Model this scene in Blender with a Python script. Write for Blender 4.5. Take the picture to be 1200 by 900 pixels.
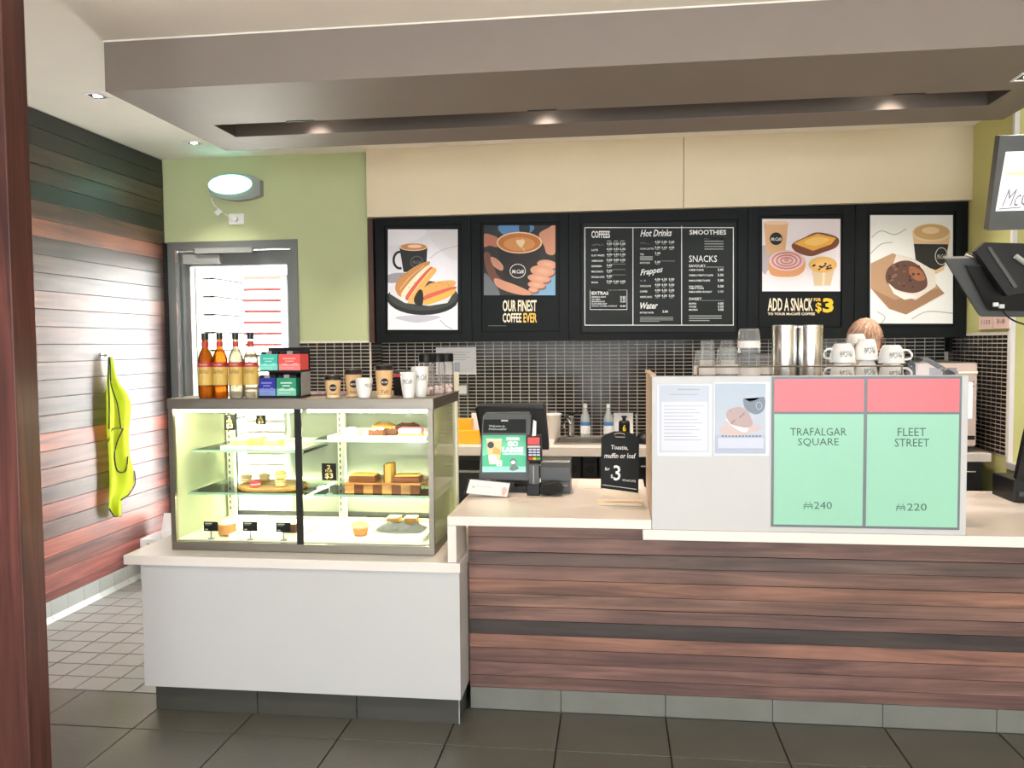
import bpy, bmesh, math, random
from mathutils import Vector, Matrix
random.seed(7)
PI = math.pi
for o in list(bpy.data.objects): bpy.data.objects.remove(o)
COL = bpy.context.scene.collection
SC = bpy.context.scene

# ------------------------------------------------------------------ camera
F, YAW, PITCH, ROLL, EYE = 961.99, .1245247, .0488677, -.0088756, 1.6
_fwd = Vector((-math.sin(YAW)*math.cos(PITCH), math.cos(YAW)*math.cos(PITCH), -math.sin(PITCH)))
_rt = Vector((math.cos(YAW), math.sin(YAW), 0)); _up = _rt.cross(_fwd)
_r2 = math.cos(ROLL)*_rt + math.sin(ROLL)*_up; _u2 = -math.sin(ROLL)*_rt + math.cos(ROLL)*_up
cam = bpy.data.cameras.new('camera'); cam.sensor_width = 36; cam.sensor_fit = 'HORIZONTAL'; cam.lens = F/1200*36
cam.clip_start = .05; cam.clip_end = 200
camo = bpy.data.objects.new('camera', cam); COL.objects.link(camo); SC.camera = camo
camo.matrix_world = Matrix(((_r2.x, _u2.x, -_fwd.x, 0), (_r2.y, _u2.y, -_fwd.y, 0), (_r2.z, _u2.z, -_fwd.z, EYE), (0, 0, 0, 1)))

def at(x, y, X=None, Y=None, Z=None):
    """photo pixel (1200x900) -> world point on one axis plane"""
    d = _r2*((x-600)/F) - _u2*((y-450)/F) + _fwd
    if X is not None: t = X/d.x
    elif Y is not None: t = Y/d.y
    else: t = (Z-EYE)/d.z
    return Vector((0, 0, EYE)) + d*t

# ------------------------------------------------------------------ world, daylight, exposure
def S(r, g=None, b=None):
    if g is None: g = b = r
    f = lambda c: (c/255/12.92) if c/255 <= .04045 else ((c/255+.055)/1.055)**2.4
    return (f(r), f(g), f(b), 1)
w = bpy.data.worlds.new('overcast_sky'); SC.world = w; w.use_nodes = True
bg = w.node_tree.nodes['Background']; bg.inputs[0].default_value = (.975, .99, 1.0, 1); bg.inputs[1].default_value = 5.0
SC.view_settings.view_transform = 'Standard'; SC.view_settings.look = 'None'
SC.view_settings.gamma = 1; SC.view_settings.use_curve_mapping = False
SC.view_settings.exposure = 2.2
def area(name, loc, rot, sx, sy, power, color=(1, 1, 1), portal=False):
    l = bpy.data.lights.new(name, 'AREA'); l.shape = 'RECTANGLE'; l.size = sx; l.size_y = sy; l.energy = power; l.color = color
    if portal: l.cycles.is_portal = True
    o = bpy.data.objects.new(name, l); COL.objects.link(o); o.location = loc; o.rotation_euler = rot; return o
sun = bpy.data.lights.new('sun', 'SUN'); sun.energy = 20; sun.angle = math.radians(2); sun.color = (1, .94, .86)
suno = bpy.data.objects.new('sun', sun); COL.objects.link(suno); suno.rotation_euler = (math.radians(42), 0, math.radians(-14))   # high sun added through the shopfront, bounces off the dining floor
area('window_portal_front', (.6, -3.55, 1.45), (PI/2, 0, PI), 7.4, 2.7, 1, portal=True)
area('window_portal_door', (-2.75, 5.9, 1.2), (-PI/2, 0, PI), .9, 2.3, 1, portal=True)
bpy.data.objects['window_portal_front'].rotation_euler = (PI/2, 0, 0)     # faces +Y into the room
bpy.data.objects['window_portal_door'].rotation_euler = (-PI/2, 0, 0)     # faces -Y into the room

# ------------------------------------------------------------------ materials
MATS = {}
def mat(name, col=(.8, .8, .8, 1), rough=.5, metal=0, emit=None, estr=0, coat=0, bump=0, bscale=60, var=0, vscale=6, spec=.5, alpha_mix=None):
    if name in MATS: return MATS[name]
    m = bpy.data.materials.new(name); m.use_nodes = True; nt = m.node_tree; N = nt.nodes; L = nt.links
    b = N['Principled BSDF']; b.inputs['Base Color'].default_value = col; b.inputs['Roughness'].default_value = rough
    b.inputs['Metallic'].default_value = metal; b.inputs['Coat Weight'].default_value = coat; b.inputs['Specular IOR Level'].default_value = spec
    if emit: b.inputs['Emission Color'].default_value = emit; b.inputs['Emission Strength'].default_value = estr
    tc = N.new('ShaderNodeTexCoord')
    nz = N.new('ShaderNodeTexNoise'); nz.inputs['Scale'].default_value = vscale; nz.inputs['Detail'].default_value = 4
    L.new(tc.outputs['Object'], nz.inputs['Vector'])
    mx = N.new('ShaderNodeMix'); mx.data_type = 'RGBA'
    mx.inputs[6].default_value = tuple(c*(1-var) for c in col[:3])+(1,); mx.inputs[7].default_value = tuple(min(1, c*(1+var)) for c in col[:3])+(1,)
    L.new(nz.outputs[0], mx.inputs[0]); L.new(mx.outputs[2], b.inputs['Base Color'])
    if bump:
        n2 = N.new('ShaderNodeTexNoise'); n2.inputs['Scale'].default_value = bscale; L.new(tc.outputs['Object'], n2.inputs['Vector'])
        bp = N.new('ShaderNodeBump'); bp.inputs['Strength'].default_value = bump; bp.inputs['Distance'].default_value = .01
        L.new(n2.outputs[0], bp.inputs['Height']); L.new(bp.outputs[0], b.inputs['Normal'])
    MATS[name] = m; return m
def wood(name, scale, rough=.4, tint=None, coat=0):
    """plank wood: tone from each object's own colour, grain from stretched noise"""
    m = bpy.data.materials.new(name); m.use_nodes = True; nt = m.node_tree; N = nt.nodes; L = nt.links; b = N['Principled BSDF']
    tc = N.new('ShaderNodeTexCoord'); oi = N.new('ShaderNodeObjectInfo')
    ad = N.new('ShaderNodeVectorMath'); ad.operation = 'ADD'
    ml = N.new('ShaderNodeMath'); ml.operation = 'MULTIPLY'; ml.inputs[1].default_value = 37
    L.new(oi.outputs['Random'], ml.inputs[0]); L.new(tc.outputs['Object'], ad.inputs[0]); L.new(ml.outputs[0], ad.inputs[1])
    mp = N.new('ShaderNodeMapping'); mp.inputs['Scale'].default_value = scale; L.new(ad.outputs[0], mp.inputs[0])
    n1 = N.new('ShaderNodeTexNoise'); n1.inputs['Scale'].default_value = 1; n1.inputs['Detail'].default_value = 7; n1.inputs['Roughness'].default_value = .62; n1.inputs['Distortion'].default_value = 1.1
    L.new(mp.outputs[0], n1.inputs['Vector'])
    n3 = N.new('ShaderNodeTexNoise'); n3.inputs['Scale'].default_value = 2.2; n3.inputs['Detail'].default_value = 3; L.new(ad.outputs[0], n3.inputs['Vector'])
    cr = N.new('ShaderNodeValToRGB'); cr.color_ramp.elements[0].position = .3; cr.color_ramp.elements[0].color = (.42, .40, .40, 1)
    cr.color_ramp.elements[1].position = .72; cr.color_ramp.elements[1].color = (1.5, 1.4, 1.32, 1); L.new(n1.outputs[0], cr.inputs[0])
    cr2 = N.new('ShaderNodeValToRGB'); cr2.color_ramp.elements[0].position = .3; cr2.color_ramp.elements[0].color = (.72, .70, .72, 1)
    cr2.color_ramp.elements[1].position = .7; cr2.color_ramp.elements[1].color = (1.18, 1.15, 1.1, 1); L.new(n3.outputs[0], cr2.inputs[0])
    m1 = N.new('ShaderNodeMix'); m1.data_type = 'RGBA'; m1.blend_type = 'MULTIPLY'; m1.inputs[0].default_value = 1
    m2 = N.new('ShaderNodeMix'); m2.data_type = 'RGBA'; m2.blend_type = 'MULTIPLY'; m2.inputs[0].default_value = 1
    if tint: m1.inputs[6].default_value = tint
    else: L.new(oi.outputs['Color'], m1.inputs[6])
    L.new(cr.outputs[0], m1.inputs[7]); L.new(m1.outputs[2], m2.inputs[6]); L.new(cr2.outputs[0], m2.inputs[7]); L.new(m2.outputs[2], b.inputs['Base Color'])
    b.inputs['Roughness'].default_value = rough; b.inputs['Coat Weight'].default_value = coat; b.inputs['Coat Roughness'].default_value = .3
    bp = N.new('ShaderNodeBump'); bp.inputs['Strength'].default_value = .12; bp.inputs['Distance'].default_value = .004; L.new(n1.outputs[0], bp.inputs['Height']); L.new(bp.outputs[0], b.inputs['Normal'])
    MATS[name] = m; return m
def glass(name, tint=(1, 1, 1, 1), gloss=.12, rough=.02, haze=None):
    """thin clear sheet: passes light, reflects by angle"""
    m = bpy.data.materials.new(name); m.use_nodes = True; nt = m.node_tree; N = nt.nodes; L = nt.links
    N.remove(N['Principled BSDF']); out = N['Material Output']
    t = N.new('ShaderNodeBsdfTransparent'); t.inputs[0].default_value = tint
    g = N.new('ShaderNodeBsdfGlossy'); g.inputs['Roughness'].default_value = rough
    lw = N.new('ShaderNodeLayerWeight'); lw.inputs[0].default_value = gloss
    mx = N.new('ShaderNodeMixShader'); L.new(lw.outputs['Fresnel'], mx.inputs[0]); L.new(t.outputs[0], mx.inputs[1]); L.new(g.outputs[0], mx.inputs[2])
    if haze:
        df = N.new('ShaderNodeBsdfDiffuse'); df.inputs[0].default_value = haze[1]; m3 = N.new('ShaderNodeMixShader'); m3.inputs[0].default_value = haze[0]
        L.new(mx.outputs[0], m3.inputs[1]); L.new(df.outputs[0], m3.inputs[2]); L.new(m3.outputs[0], out.inputs[0])
    else: L.new(mx.outputs[0], out.inputs[0])
    MATS[name] = m; return m
def printmat(name, rough=.4, spec=.5):
    m = bpy.data.materials.new(name); m.use_nodes = True; nt = m.node_tree; b = nt.nodes['Principled BSDF']
    a = nt.nodes.new('ShaderNodeAttribute'); a.attribute_name = 'Col'; nt.links.new(a.outputs['Color'], b.inputs['Base Color'])
    b.inputs['Roughness'].default_value = rough; b.inputs['Specular IOR Level'].default_value = spec; MATS[name] = m; return m
def brushed(name, col, rough=.3, axis=(1, 1, 60)):
    m = mat(name, col, rough, 1); nt = m.node_tree; N = nt.nodes; L = nt.links; b = N['Principled BSDF']
    tc = N.new('ShaderNodeTexCoord'); mp = N.new('ShaderNodeMapping'); mp.inputs['Scale'].default_value = axis; L.new(tc.outputs['Object'], mp.inputs[0])
    nz = N.new('ShaderNodeTexNoise'); nz.inputs['Scale'].default_value = 6; L.new(mp.outputs[0], nz.inputs['Vector'])
    mr = N.new('ShaderNodeMapRange'); mr.inputs['To Min'].default_value = rough*.7; mr.inputs['To Max'].default_value = rough*1.4; L.new(nz.outputs[0], mr.inputs[0]); L.new(mr.outputs[0], b.inputs['Roughness'])
    return m

M_ceil = mat('ceiling_paint', S(243, 238, 229), .85, var=.03)
M_soffit = mat('soffit_paint', S(132, 122, 115), .6, var=.05)
M_green = mat('green_wall_paint', S(190, 200, 154), .75, var=.03)
M_lime = mat('lime_wall_paint', S(205, 205, 138), .75, var=.03)
M_cream = mat('cream_laminate', S(226, 213, 184), .6, var=.03)
M_white = mat('white_laminate', S(190, 191, 192), .35, var=.02)
M_stone = mat('white_stone_top', S(224, 218, 212), .22, var=.03, vscale=40)
M_beige = mat('beige_edge', S(200, 178, 155), .5, var=.05)
M_grout = mat('pale_grout', S(224, 218, 206), .9, var=.08, vscale=30)
M_dgrout = mat('dark_grout', S(48, 42, 36), .9, var=.2, vscale=30)
M_mosaic = mat('charcoal_glazed_tile', S(44, 38, 33), .14, var=.45, vscale=9, spec=.22)
M_ftile = mat('floor_tile_slate', S(80, 79, 71), .34, var=.28, vscale=3.5, bump=.08, bscale=30)
M_stile = mat('floor_tile_small', S(127, 127, 125), .36, var=.12, vscale=5, bump=.05, bscale=40)
M_kick = mat('kick_tile_grey', S(112, 114, 108), .5, var=.22, vscale=7)
M_kickd = mat('kick_tile_dark', S(64, 64, 58), .45, var=.2, vscale=7)
M_cove = mat('cove_tile_pale', S(186, 192, 190), .3, var=.06)
M_alu = mat('grey_aluminium', S(132, 136, 134), .4, .6, var=.06)
M_alud = mat('dark_aluminium', S(84, 88, 88), .45, .5, var=.06)
M_steel = brushed('brushed_steel', S(140, 134, 124), .42, (1, 1, 40))
M_chrome = mat('chrome', S(220, 220, 220), .12, 1)
M_black = mat('black_plastic', S(20, 21, 23), .4, var=.15, spec=.3)
M_blackm = mat('matt_black_board', S(17, 22, 23), .55, var=.15, spec=.18)
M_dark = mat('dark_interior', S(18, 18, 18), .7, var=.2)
M_grey = mat('grey_plastic', S(150, 152, 150), .5, var=.05)
M_dgrey = mat('dark_grey_plastic', S(70, 74, 76), .42, var=.1)
M_brown = mat('brown_panel', S(70, 45, 38), .5, var=.2)
M_paper = mat('white_paper', S(236, 236, 238), .6, var=.02)
M_pink = mat('pale_pink_paper', S(236, 205, 196), .6, var=.05)
M_yellow = mat('yellow_plastic', S(240, 172, 30), .45, var=.05)
M_hivis = mat('hi_vis_fabric', S(222, 240, 30), .8, var=.06, vscale=14)
M_bind = mat('black_binding', S(16, 18, 14), .8)
M_wool = wood('wall_planks', (14, .9, 14), .46, coat=.31)
M_wcnt = wood('counter_planks', (1.1, 16, 20), .5)
M_post = wood('post_timber', (22, 22, 1.2), .5, S(88, 52, 48))
M_glass = glass('clear_glass', (.97, .985, .975, 1), .1)
M_gedge = glass('shelf_glass', (.80, .92, .86, 1), .2)
M_gedge2 = mat('green_glass_edge', S(150, 190, 170), .2, var=.1)
M_rear = glass('mirrored_rear_glass', (.80, .86, .82, 1), .45, .03, (.3, S(222, 232, 214)))  # diffuse share added as a milky reflection to brighten the rear panes
M_side = glass('side_glass', (.95, .98, .95, 1), .25, .03, (.22, S(226, 228, 196)))  # pale diffuse share added to lighten the dark view through the pane
M_sidel = glass('pale_reflection_glass', (.9, .95, .9, 1), .25, .05, (.55, S(224, 230, 202)))  # pale diffuse share stands in for the lit case reflected in the pane
M_doorg = glass('door_glass', (.97, .985, .98, 1), .12)
M_jar = glass('jar_glass', (.97, .97, .97, 1), .14, .03, (.10, S(240, 236, 236)))
M_tumbler = glass('tumbler_glass', (.96, .97, .97, 1), .2, .04, (.14, S(236, 238, 238)))
M_acryl = glass('acrylic', (.94, .95, .96, 1), .3, .06)
M_print = printmat('printed_ink', .5, .25)
M_gloss = printmat('glossy_print', .12, .6)
M_white_c = mat('white_ceramic', S(238, 238, 236), .2, var=.01)
M_kraft = mat('kraft_paper', S(222, 182, 130), .6, var=.04)
M_lid = mat('black_lid', S(26, 24, 24), .3)
M_skin = mat('skin', S(222, 170, 145), .5, var=.05)
M_hair = mat('sandy_hair', S(128, 96, 76), .5, var=.3, vscale=60, bump=.5, bscale=120)
M_uni = mat('dark_uniform', S(46, 44, 46), .8, var=.1)

# ------------------------------------------------------------------ mesh helpers
def bx(bm, x0, x1, y0, y1, z0, z1, bev=0):
    c = bmesh.ops.create_cube(bm, size=1)['verts']
    for v in c: v.co = Vector((x0+(v.co.x+.5)*(x1-x0), y0+(v.co.y+.5)*(y1-y0), z0+(v.co.z+.5)*(z1-z0)))
    if bev:
        es = list({e for v in c for e in v.link_edges}); bmesh.ops.bevel(bm, geom=es, offset=bev, segments=2, affect='EDGES', profile=.5)
    return c
def lathe(bm, prof, c=(0, 0, 0), n=20, sx=1, sy=1, cap0=True, cap1=True):
    rings = []
    for r, z in prof: rings.append([bm.verts.new((c[0]+sx*r*math.cos(2*PI*i/n), c[1]+sy*r*math.sin(2*PI*i/n), c[2]+z)) for i in range(n)])
    for a, b in zip(rings, rings[1:]):
        for i in range(n): bm.faces.new((a[i], a[(i+1) % n], b[(i+1) % n], b[i]))
    if cap0: bm.faces.new(rings[0][::-1])
    if cap1: bm.faces.new(rings[-1])
    return rings
def tube(bm, pts, r, n=8, caps=True):
    pts = [Vector(p) for p in pts]; rings = []; up = Vector((0, 0, 1))
    for i, p in enumerate(pts):
        d = (pts[min(i+1, len(pts)-1)]-pts[max(i-1, 0)]).normalized()
        a = d.cross(up) if abs(d.z) < .95 else d.cross(Vector((1, 0, 0))); a.normalize(); b = a.cross(d)
        rr = r[i] if isinstance(r, (list, tuple)) else r
        rings.append([bm.verts.new(p+a*rr*math.cos(2*PI*k/n)+b*rr*math.sin(2*PI*k/n)) for k in range(n)])
    for a, b in zip(rings, rings[1:]):
        for i in range(n): bm.faces.new((a[i], a[(i+1) % n], b[(i+1) % n], b[i]))
    if caps: bm.faces.new(rings[0][::-1]); bm.faces.new(rings[-1])
def prism(bm, pts, d):
    """closed outline (3-D points) extruded by vector d"""
    d = Vector(d); a = [bm.verts.new(p) for p in pts]; b = [bm.verts.new(Vector(p)+d) for p in pts]; n = len(pts)
    fs = [bm.faces.new(a), bm.faces.new(b[::-1])]
    for i in range(n): fs.append(bm.faces.new((a[i], b[i], b[(i+1) % n], a[(i+1) % n])))
    bmesh.ops.recalc_face_normals(bm, faces=fs)
def blob(bm, c, r, sx=1, sy=1, sz=1, sub=2, jit=0):
    vs = bmesh.ops.create_icosphere(bm, subdivisions=sub, radius=r)['verts']
    for v in vs:
        k = 1+random.uniform(-jit, jit); v.co = Vector((c[0]+v.co.x*sx*k, c[1]+v.co.y*sy*k, c[2]+v.co.z*sz*k))
    return vs
def curve(pts, n=8, closed=True):
    """Catmull-Rom through 2-D points"""
    out = []; m = len(pts); rng = range(m if closed else m-1)
    g = (lambda i: pts[i % m]) if closed else (lambda i: pts[max(0, min(m-1, i))])
    for i in rng:
        p0, p1, p2, p3 = g(i-1), g(i), g(i+1), g(i+2)
        for k in range(n):
            t = k/n; out.append(tuple(.5*((2*p1[j])+(-p0[j]+p2[j])*t+(2*p0[j]-5*p1[j]+4*p2[j]-p3[j])*t*t+(-p0[j]+3*p1[j]-3*p2[j]+p3[j])*t**3) for j in range(len(p1))))
    if not closed: out.append(tuple(pts[-1]))
    return out
ORG = {}
def finish(o, name, parent, origin):
    COL.objects.link(o)
    if parent is not None: o.parent = parent
    return o
def obj(name, bm, m, parent=None, smooth=False, origin=None):
    """world-space bmesh -> one mesh object; origin kept at its thing's base"""
    org = ORG.get(parent.name, Vector((0, 0, 0))) if parent is not None else Vector(origin or (0, 0, 0))
    bmesh.ops.recalc_face_normals(bm, faces=bm.faces[:])
    me = bpy.data.meshes.new(name); bm.to_mesh(me); bm.free(); me.transform(Matrix.Translation(-org)); me.materials.append(m)
    if smooth:
        for p in me.polygons: p.use_smooth = True
        me.set_sharp_from_angle(angle=math.radians(38))
    o = bpy.data.objects.new(name, me); finish(o, name, parent, org)
    if parent is None: o.location = org
    ORG[o.name] = org; return o
def tag(o, label, cat, group=None):
    o['label'] = label; o['category'] = cat
    if group: o['group'] = group
    return o
def thing(name, label, cat, loc=(0, 0, 0), group=None):
    o = bpy.data.objects.new(name, None); COL.objects.link(o); o.location = loc; o.empty_display_size = .05
    ORG[o.name] = Vector(loc); return tag(o, label, cat, group)
def struct(name, bm, m, label=None, smooth=False, origin=None):
    o = obj(name, bm, m, None, smooth, origin); o['kind'] = 'structure'
    if label: o['label'] = label
    return o
def nb(): return bmesh.new()
def box_obj(name, m, parent, x0, x1, y0, y1, z0, z1, bev=0, smooth=False):
    b = nb(); bx(b, x0, x1, y0, y1, z0, z1, bev); return obj(name, b, m, parent, smooth)
def copy_tree(o, loc, label=None, group=None, rz=None, parent=None):
    c = o.copy(); COL.objects.link(c); c.parent = parent
    if parent is None:
        c.location = loc
        if rz is not None: c.rotation_euler = (0, 0, rz)
        if label: c['label'] = label
        if group: c['group'] = group
    for ch in [x for x in bpy.data.objects if x.parent == o]: copy_tree(ch, None, parent=c)
    return c

# ---- flat print: layered coloured shapes laid on a surface by a mapping (u, v, height) -> world
_tx = {}
def text2d(s, shear=0, bold=0, res=2):
    k = (s, shear, bold)
    if k in _tx: return _tx[k]
    cu = bpy.data.curves.new('t', 'FONT'); cu.body = s; cu.shear = shear; cu.offset = bold; cu.resolution_u = res; cu.align_x = 'LEFT'
    o = bpy.data.objects.new('t', cu); COL.objects.link(o); bpy.context.view_layer.update()
    me = bpy.data.meshes.new_from_object(o.evaluated_get(bpy.context.evaluated_depsgraph_get()))
    vs = [(v.co.x, v.co.y) for v in me.vertices]; fs = [tuple(p.vertices) for p in me.polygons]
    bpy.data.objects.remove(o); bpy.data.curves.remove(cu); bpy.data.meshes.remove(me)
    x0 = min(v[0] for v in vs); x1 = max(v[0] for v in vs); y0 = min(v[1] for v in vs); y1 = max(v[1] for v in vs)
    _tx[k] = ([((v[0]-x0)/(x1-x0), (v[1]-y0)/(y1-y0)) for v in vs], fs, (x1-x0)/(y1-y0)); return _tx[k]
class Print:
    def __init__(s, mp, dh=1.2e-4, h0=0): s.mp = mp; s.v = []; s.f = []; s.c = []; s.h = h0; s.dh = dh; s.clip = None
    def _add(s, pts, faces, cols):
        s.h += s.dh; n = len(s.v)
        if s.clip: a, b, c, d = s.clip; pts = [(min(max(p[0], a), c), min(max(p[1], b), d)) for p in pts]
        s.v += [s.mp(p[0], p[1], s.h) for p in pts]; s.f += [tuple(n+i for i in f) for f in faces]; s.c += cols
    def poly(s, pts, col):
        b = nb(); vs = [b.verts.new((p[0], p[1], 0)) for p in pts]
        try: f = b.faces.new(vs)
        except ValueError: b.free(); return
        r = bmesh.ops.triangulate(b, faces=[f]); b.verts.index_update()
        s._add([(v.co.x, v.co.y) for v in b.verts], [tuple(v.index for v in f.verts) for f in b.faces], [col]*len(b.verts)); b.free()
    def rect(s, x0, y0, x1, y1, col, col2=None):
        s._add([(x0, y0), (x1, y0), (x1, y1), (x0, y1)], [(0, 1, 2, 3)], [col, col, col2 or col, col2 or col])
    def blob(s, pts, col, n=6): s.poly(curve(pts, n), col)
    def ell(s, cx, cy, rx, ry, col, col2=None, rot=0, n=28, a0=0, a1=2*PI):
        c, t = math.cos(rot), math.sin(rot); P = [(cx, cy)]
        full = abs(a1-a0-2*PI) < 1e-6; m = n if full else n+1
        for i in range(m):
            a = a0+(a1-a0)*i/n; x, y = rx*math.cos(a), ry*math.sin(a); P.append((cx+x*c-y*t, cy+x*t+y*c))
        fs = [(0, 1+i, 1+(i+1) % m) for i in range(m if full else n)]
        s._add(P, fs, [col2 or col]+[col]*m)
    def ring(s, cx, cy, rx, ry, wd, col, n=28, a0=0, a1=2*PI):
        P = []; full = abs(a1-a0-2*PI) < 1e-6
        for i in range(n+1):
            a = a0+(a1-a0)*i/n; P += [(cx+rx*math.cos(a), cy+ry*math.sin(a)), (cx+(rx-wd)*math.cos(a), cy+(ry-wd)*math.sin(a))]
        s._add(P, [(2*i, 2*i+2, 2*i+3, 2*i+1) for i in range(n)], [col]*len(P))
    def line(s, pts, wd, col, smooth=0):
        if smooth: pts = curve(pts, smooth, False)
        P = []
        for i, p in enumerate(pts):
            a = pts[max(i-1, 0)]; b = pts[min(i+1, len(pts)-1)]; dx, dy = b[0]-a[0], b[1]-a[1]; l = math.hypot(dx, dy) or 1
            nx, ny = -dy/l*wd/2, dx/l*wd/2; P += [(p[0]+nx, p[1]+ny), (p[0]-nx, p[1]-ny)]
        s._add(P, [(2*i, 2*i+2, 2*i+3, 2*i+1) for i in range(len(pts)-1)], [col]*len(P))
    def frame(s, x0, y0, x1, y1, wd, col):
        for r in ((x0, y0, x1, y0+wd), (x0, y1-wd, x1, y1), (x0, y0, x0+wd, y1), (x1-wd, y0, x1, y1)): s.rect(*r, col)
    def text(s, t, x0, y0, x1, y1, col, shear=0, bold=0, tilt=0):
        """fit the string into the box (y down); tilt lifts the right end"""
        vs, fs, _ = text2d(t, shear, bold); s._add([(x0+u*(x1-x0), y1-v*(y1-y0)-u*tilt) for u, v in vs], fs, [col]*len(vs))
    def build(s, name, parent, m=None, cat=None):
        org = ORG.get(parent.name, Vector((0, 0, 0))); me = bpy.data.meshes.new(name)
        me.from_pydata([tuple(Vector(v)-org) for v in s.v], [], s.f); ca = me.color_attributes.new('Col', 'FLOAT_COLOR', 'POINT')
        for i, c in enumerate(s.c): ca.data[i].color = c
        me.materials.append(m or M_print); o = bpy.data.objects.new(name, me); COL.objects.link(o); o.parent = parent; ORG[o.name] = org; return o
def plane_y(Y, s=1, ox=0, oy=0):
    """crop pixels -> wall plane facing the room at depth Y"""
    return lambda u, v, h: at(ox+u/s, oy+v/s, Y=Y) + Vector((0, -h, 0))
def quad_map(tl, tr, bl, w=1, h=1):
    """unit plane from three corners; u right 0..w, v down 0..h"""
    tl, tr, bl = Vector(tl), Vector(tr), Vector(bl); n = (bl-tl).cross(tr-tl).normalized()
    return lambda u, v, k: tl+(tr-tl)*(u/w)+(bl-tl)*(v/h)+n*k

# ================================================================== THE ROOM
XL, YG, YC, YR, ZC, XN = -3.283, 5.73, 5.655, 5.99, 2.97, 2.285     # left wall, green wall, cream fascia, tiled wall, ceiling, right return
YN = 5.10                                                             # wall right of the return
b = nb(); bx(b, -3.6, 4.9, -3.9, 6.3, -.2, -.012); floor = struct('floor', b, M_dgrout, 'dark slate tiled floor with brown grout')
b = nb(); bx(b, -3.6, 4.9, -3.9, 6.3, ZC, ZC+.15); ceiling = struct('ceiling', b, M_ceil, 'cream plasterboard ceiling')
# floor tiles
def tile_mesh(w_, d_, h=.012):
    b = nb(); bx(b, -w_/2, w_/2, -d_/2, d_/2, -h, 0, .0015); me = bpy.data.meshes.new('floor_tile'); b.to_mesh(me); b.free(); return me
G = .445; gx = .006
me = tile_mesh(G-gx, G-gx); me.materials.append(M_ftile); me2 = tile_mesh(G-gx, .337-gx); me2.materials.append(M_ftile)
def ftile(me, x, y, nm='floor_tile'):
    o = bpy.data.objects.new(nm, me); COL.objects.link(o); o.parent = floor; o.location = (x, y, random.uniform(-.0006, .0006)); ORG[o.name] = Vector((0, 0, 0))
for i in range(-8, 9):
    x = .212+G*(i+.5)
    if x-G/2 < XL-.3 or x > 4.6: continue
    for j in range(0, 4): ftile(me, x, 3.15-G*(j+.5))
    if x < -.6 or x > -.9: ftile(me2, x, 3.15+.1685)
b = nb(); bx(b, -3.28, 4.6, -3.6, 3.15-4*G-.003, -.012, -.001); o = obj('floor_tiles_behind_viewer', b, mat('pale_bounce_floor', S(190, 180, 165), .6, var=.06), floor); o['kind'] = 'stuff'  # unseen floor made pale to bounce light up to the ceiling
PT = .1475; me = tile_mesh(PT-.007, PT-.007); me.materials.append(M_stile)
for i in range(9):
    for j in range(15): ftile(me, -3.225+PT*i+.035, 3.49+PT*(j+.5), 'small_floor_tile')
b = nb(); bx(b, -1.93, 4.6, 3.49, 6.0, -.012, -.001); o = obj('staff_side_floor_tiles', b, M_kickd, floor); o['kind'] = 'stuff'

# left wall with timber planks
b = nb(); bx(b, XL-.25, XL-.02, -3.9, 6.2, 0, ZC); wall_left = struct('wall_left', b, M_dark, 'left wall clad in horizontal timber planks')
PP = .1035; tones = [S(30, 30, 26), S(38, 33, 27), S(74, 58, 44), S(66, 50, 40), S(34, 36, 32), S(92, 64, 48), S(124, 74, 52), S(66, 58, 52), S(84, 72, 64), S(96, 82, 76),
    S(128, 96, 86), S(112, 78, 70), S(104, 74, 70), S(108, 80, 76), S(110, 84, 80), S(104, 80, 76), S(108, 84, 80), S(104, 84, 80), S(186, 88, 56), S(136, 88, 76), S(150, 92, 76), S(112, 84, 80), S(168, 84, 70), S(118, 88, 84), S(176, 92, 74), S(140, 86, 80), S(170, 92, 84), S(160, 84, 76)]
b = nb(); bx(b, 0, .02, -1.9, 1.9, .0015, PP-.0015, .0012); mep = bpy.data.meshes.new('plank'); b.to_mesh(mep); b.free(); mep.materials.append(M_wool)
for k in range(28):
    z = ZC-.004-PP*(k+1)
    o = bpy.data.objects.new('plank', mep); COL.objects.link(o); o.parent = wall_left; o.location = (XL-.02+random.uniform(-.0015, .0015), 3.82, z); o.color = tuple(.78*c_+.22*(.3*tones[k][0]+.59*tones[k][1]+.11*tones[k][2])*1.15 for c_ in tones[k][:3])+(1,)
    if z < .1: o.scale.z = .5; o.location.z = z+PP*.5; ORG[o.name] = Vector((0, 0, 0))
b = nb(); bx(b, XL-.02, XL+.002, -3.6, 1.9, .12, ZC); o = obj('planking_behind_viewer', b, M_brown, wall_left); o['kind'] = 'stuff'
b = nb(); bx(b, XL-.02, XL-.006, -3.6, 5.72, 0, .13); base_l = struct('baseboard_left', b, M_dgrout, 'pale cove tile skirting along the timber wall')
b = nb(); bx(b, 0, .012, .0015, .1505, .02, .118); 
vs = [b.verts.new(p) for p in [(0.012, .0015, .03), (0.012, .1505, .03), (.034, .1505, .001), (.034, .0015, .001), (0, .0015, .001), (0, .1505, .001)]]
b.faces.new(vs[:4]); b.faces.new((vs[4], vs[3], vs[2], vs[5])); mec = bpy.data.meshes.new('cove_tile'); b.to_mesh(mec); b.free(); mec.materials.append(M_cove)
for k in range(14):
    o = bpy.data.objects.new('cove_tile', mec); COL.objects.link(o); o.parent = base_l; o.location = (XL-.006, 5.58-.152*k, 0); ORG[o.name] = Vector((0, 0, 0))

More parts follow.
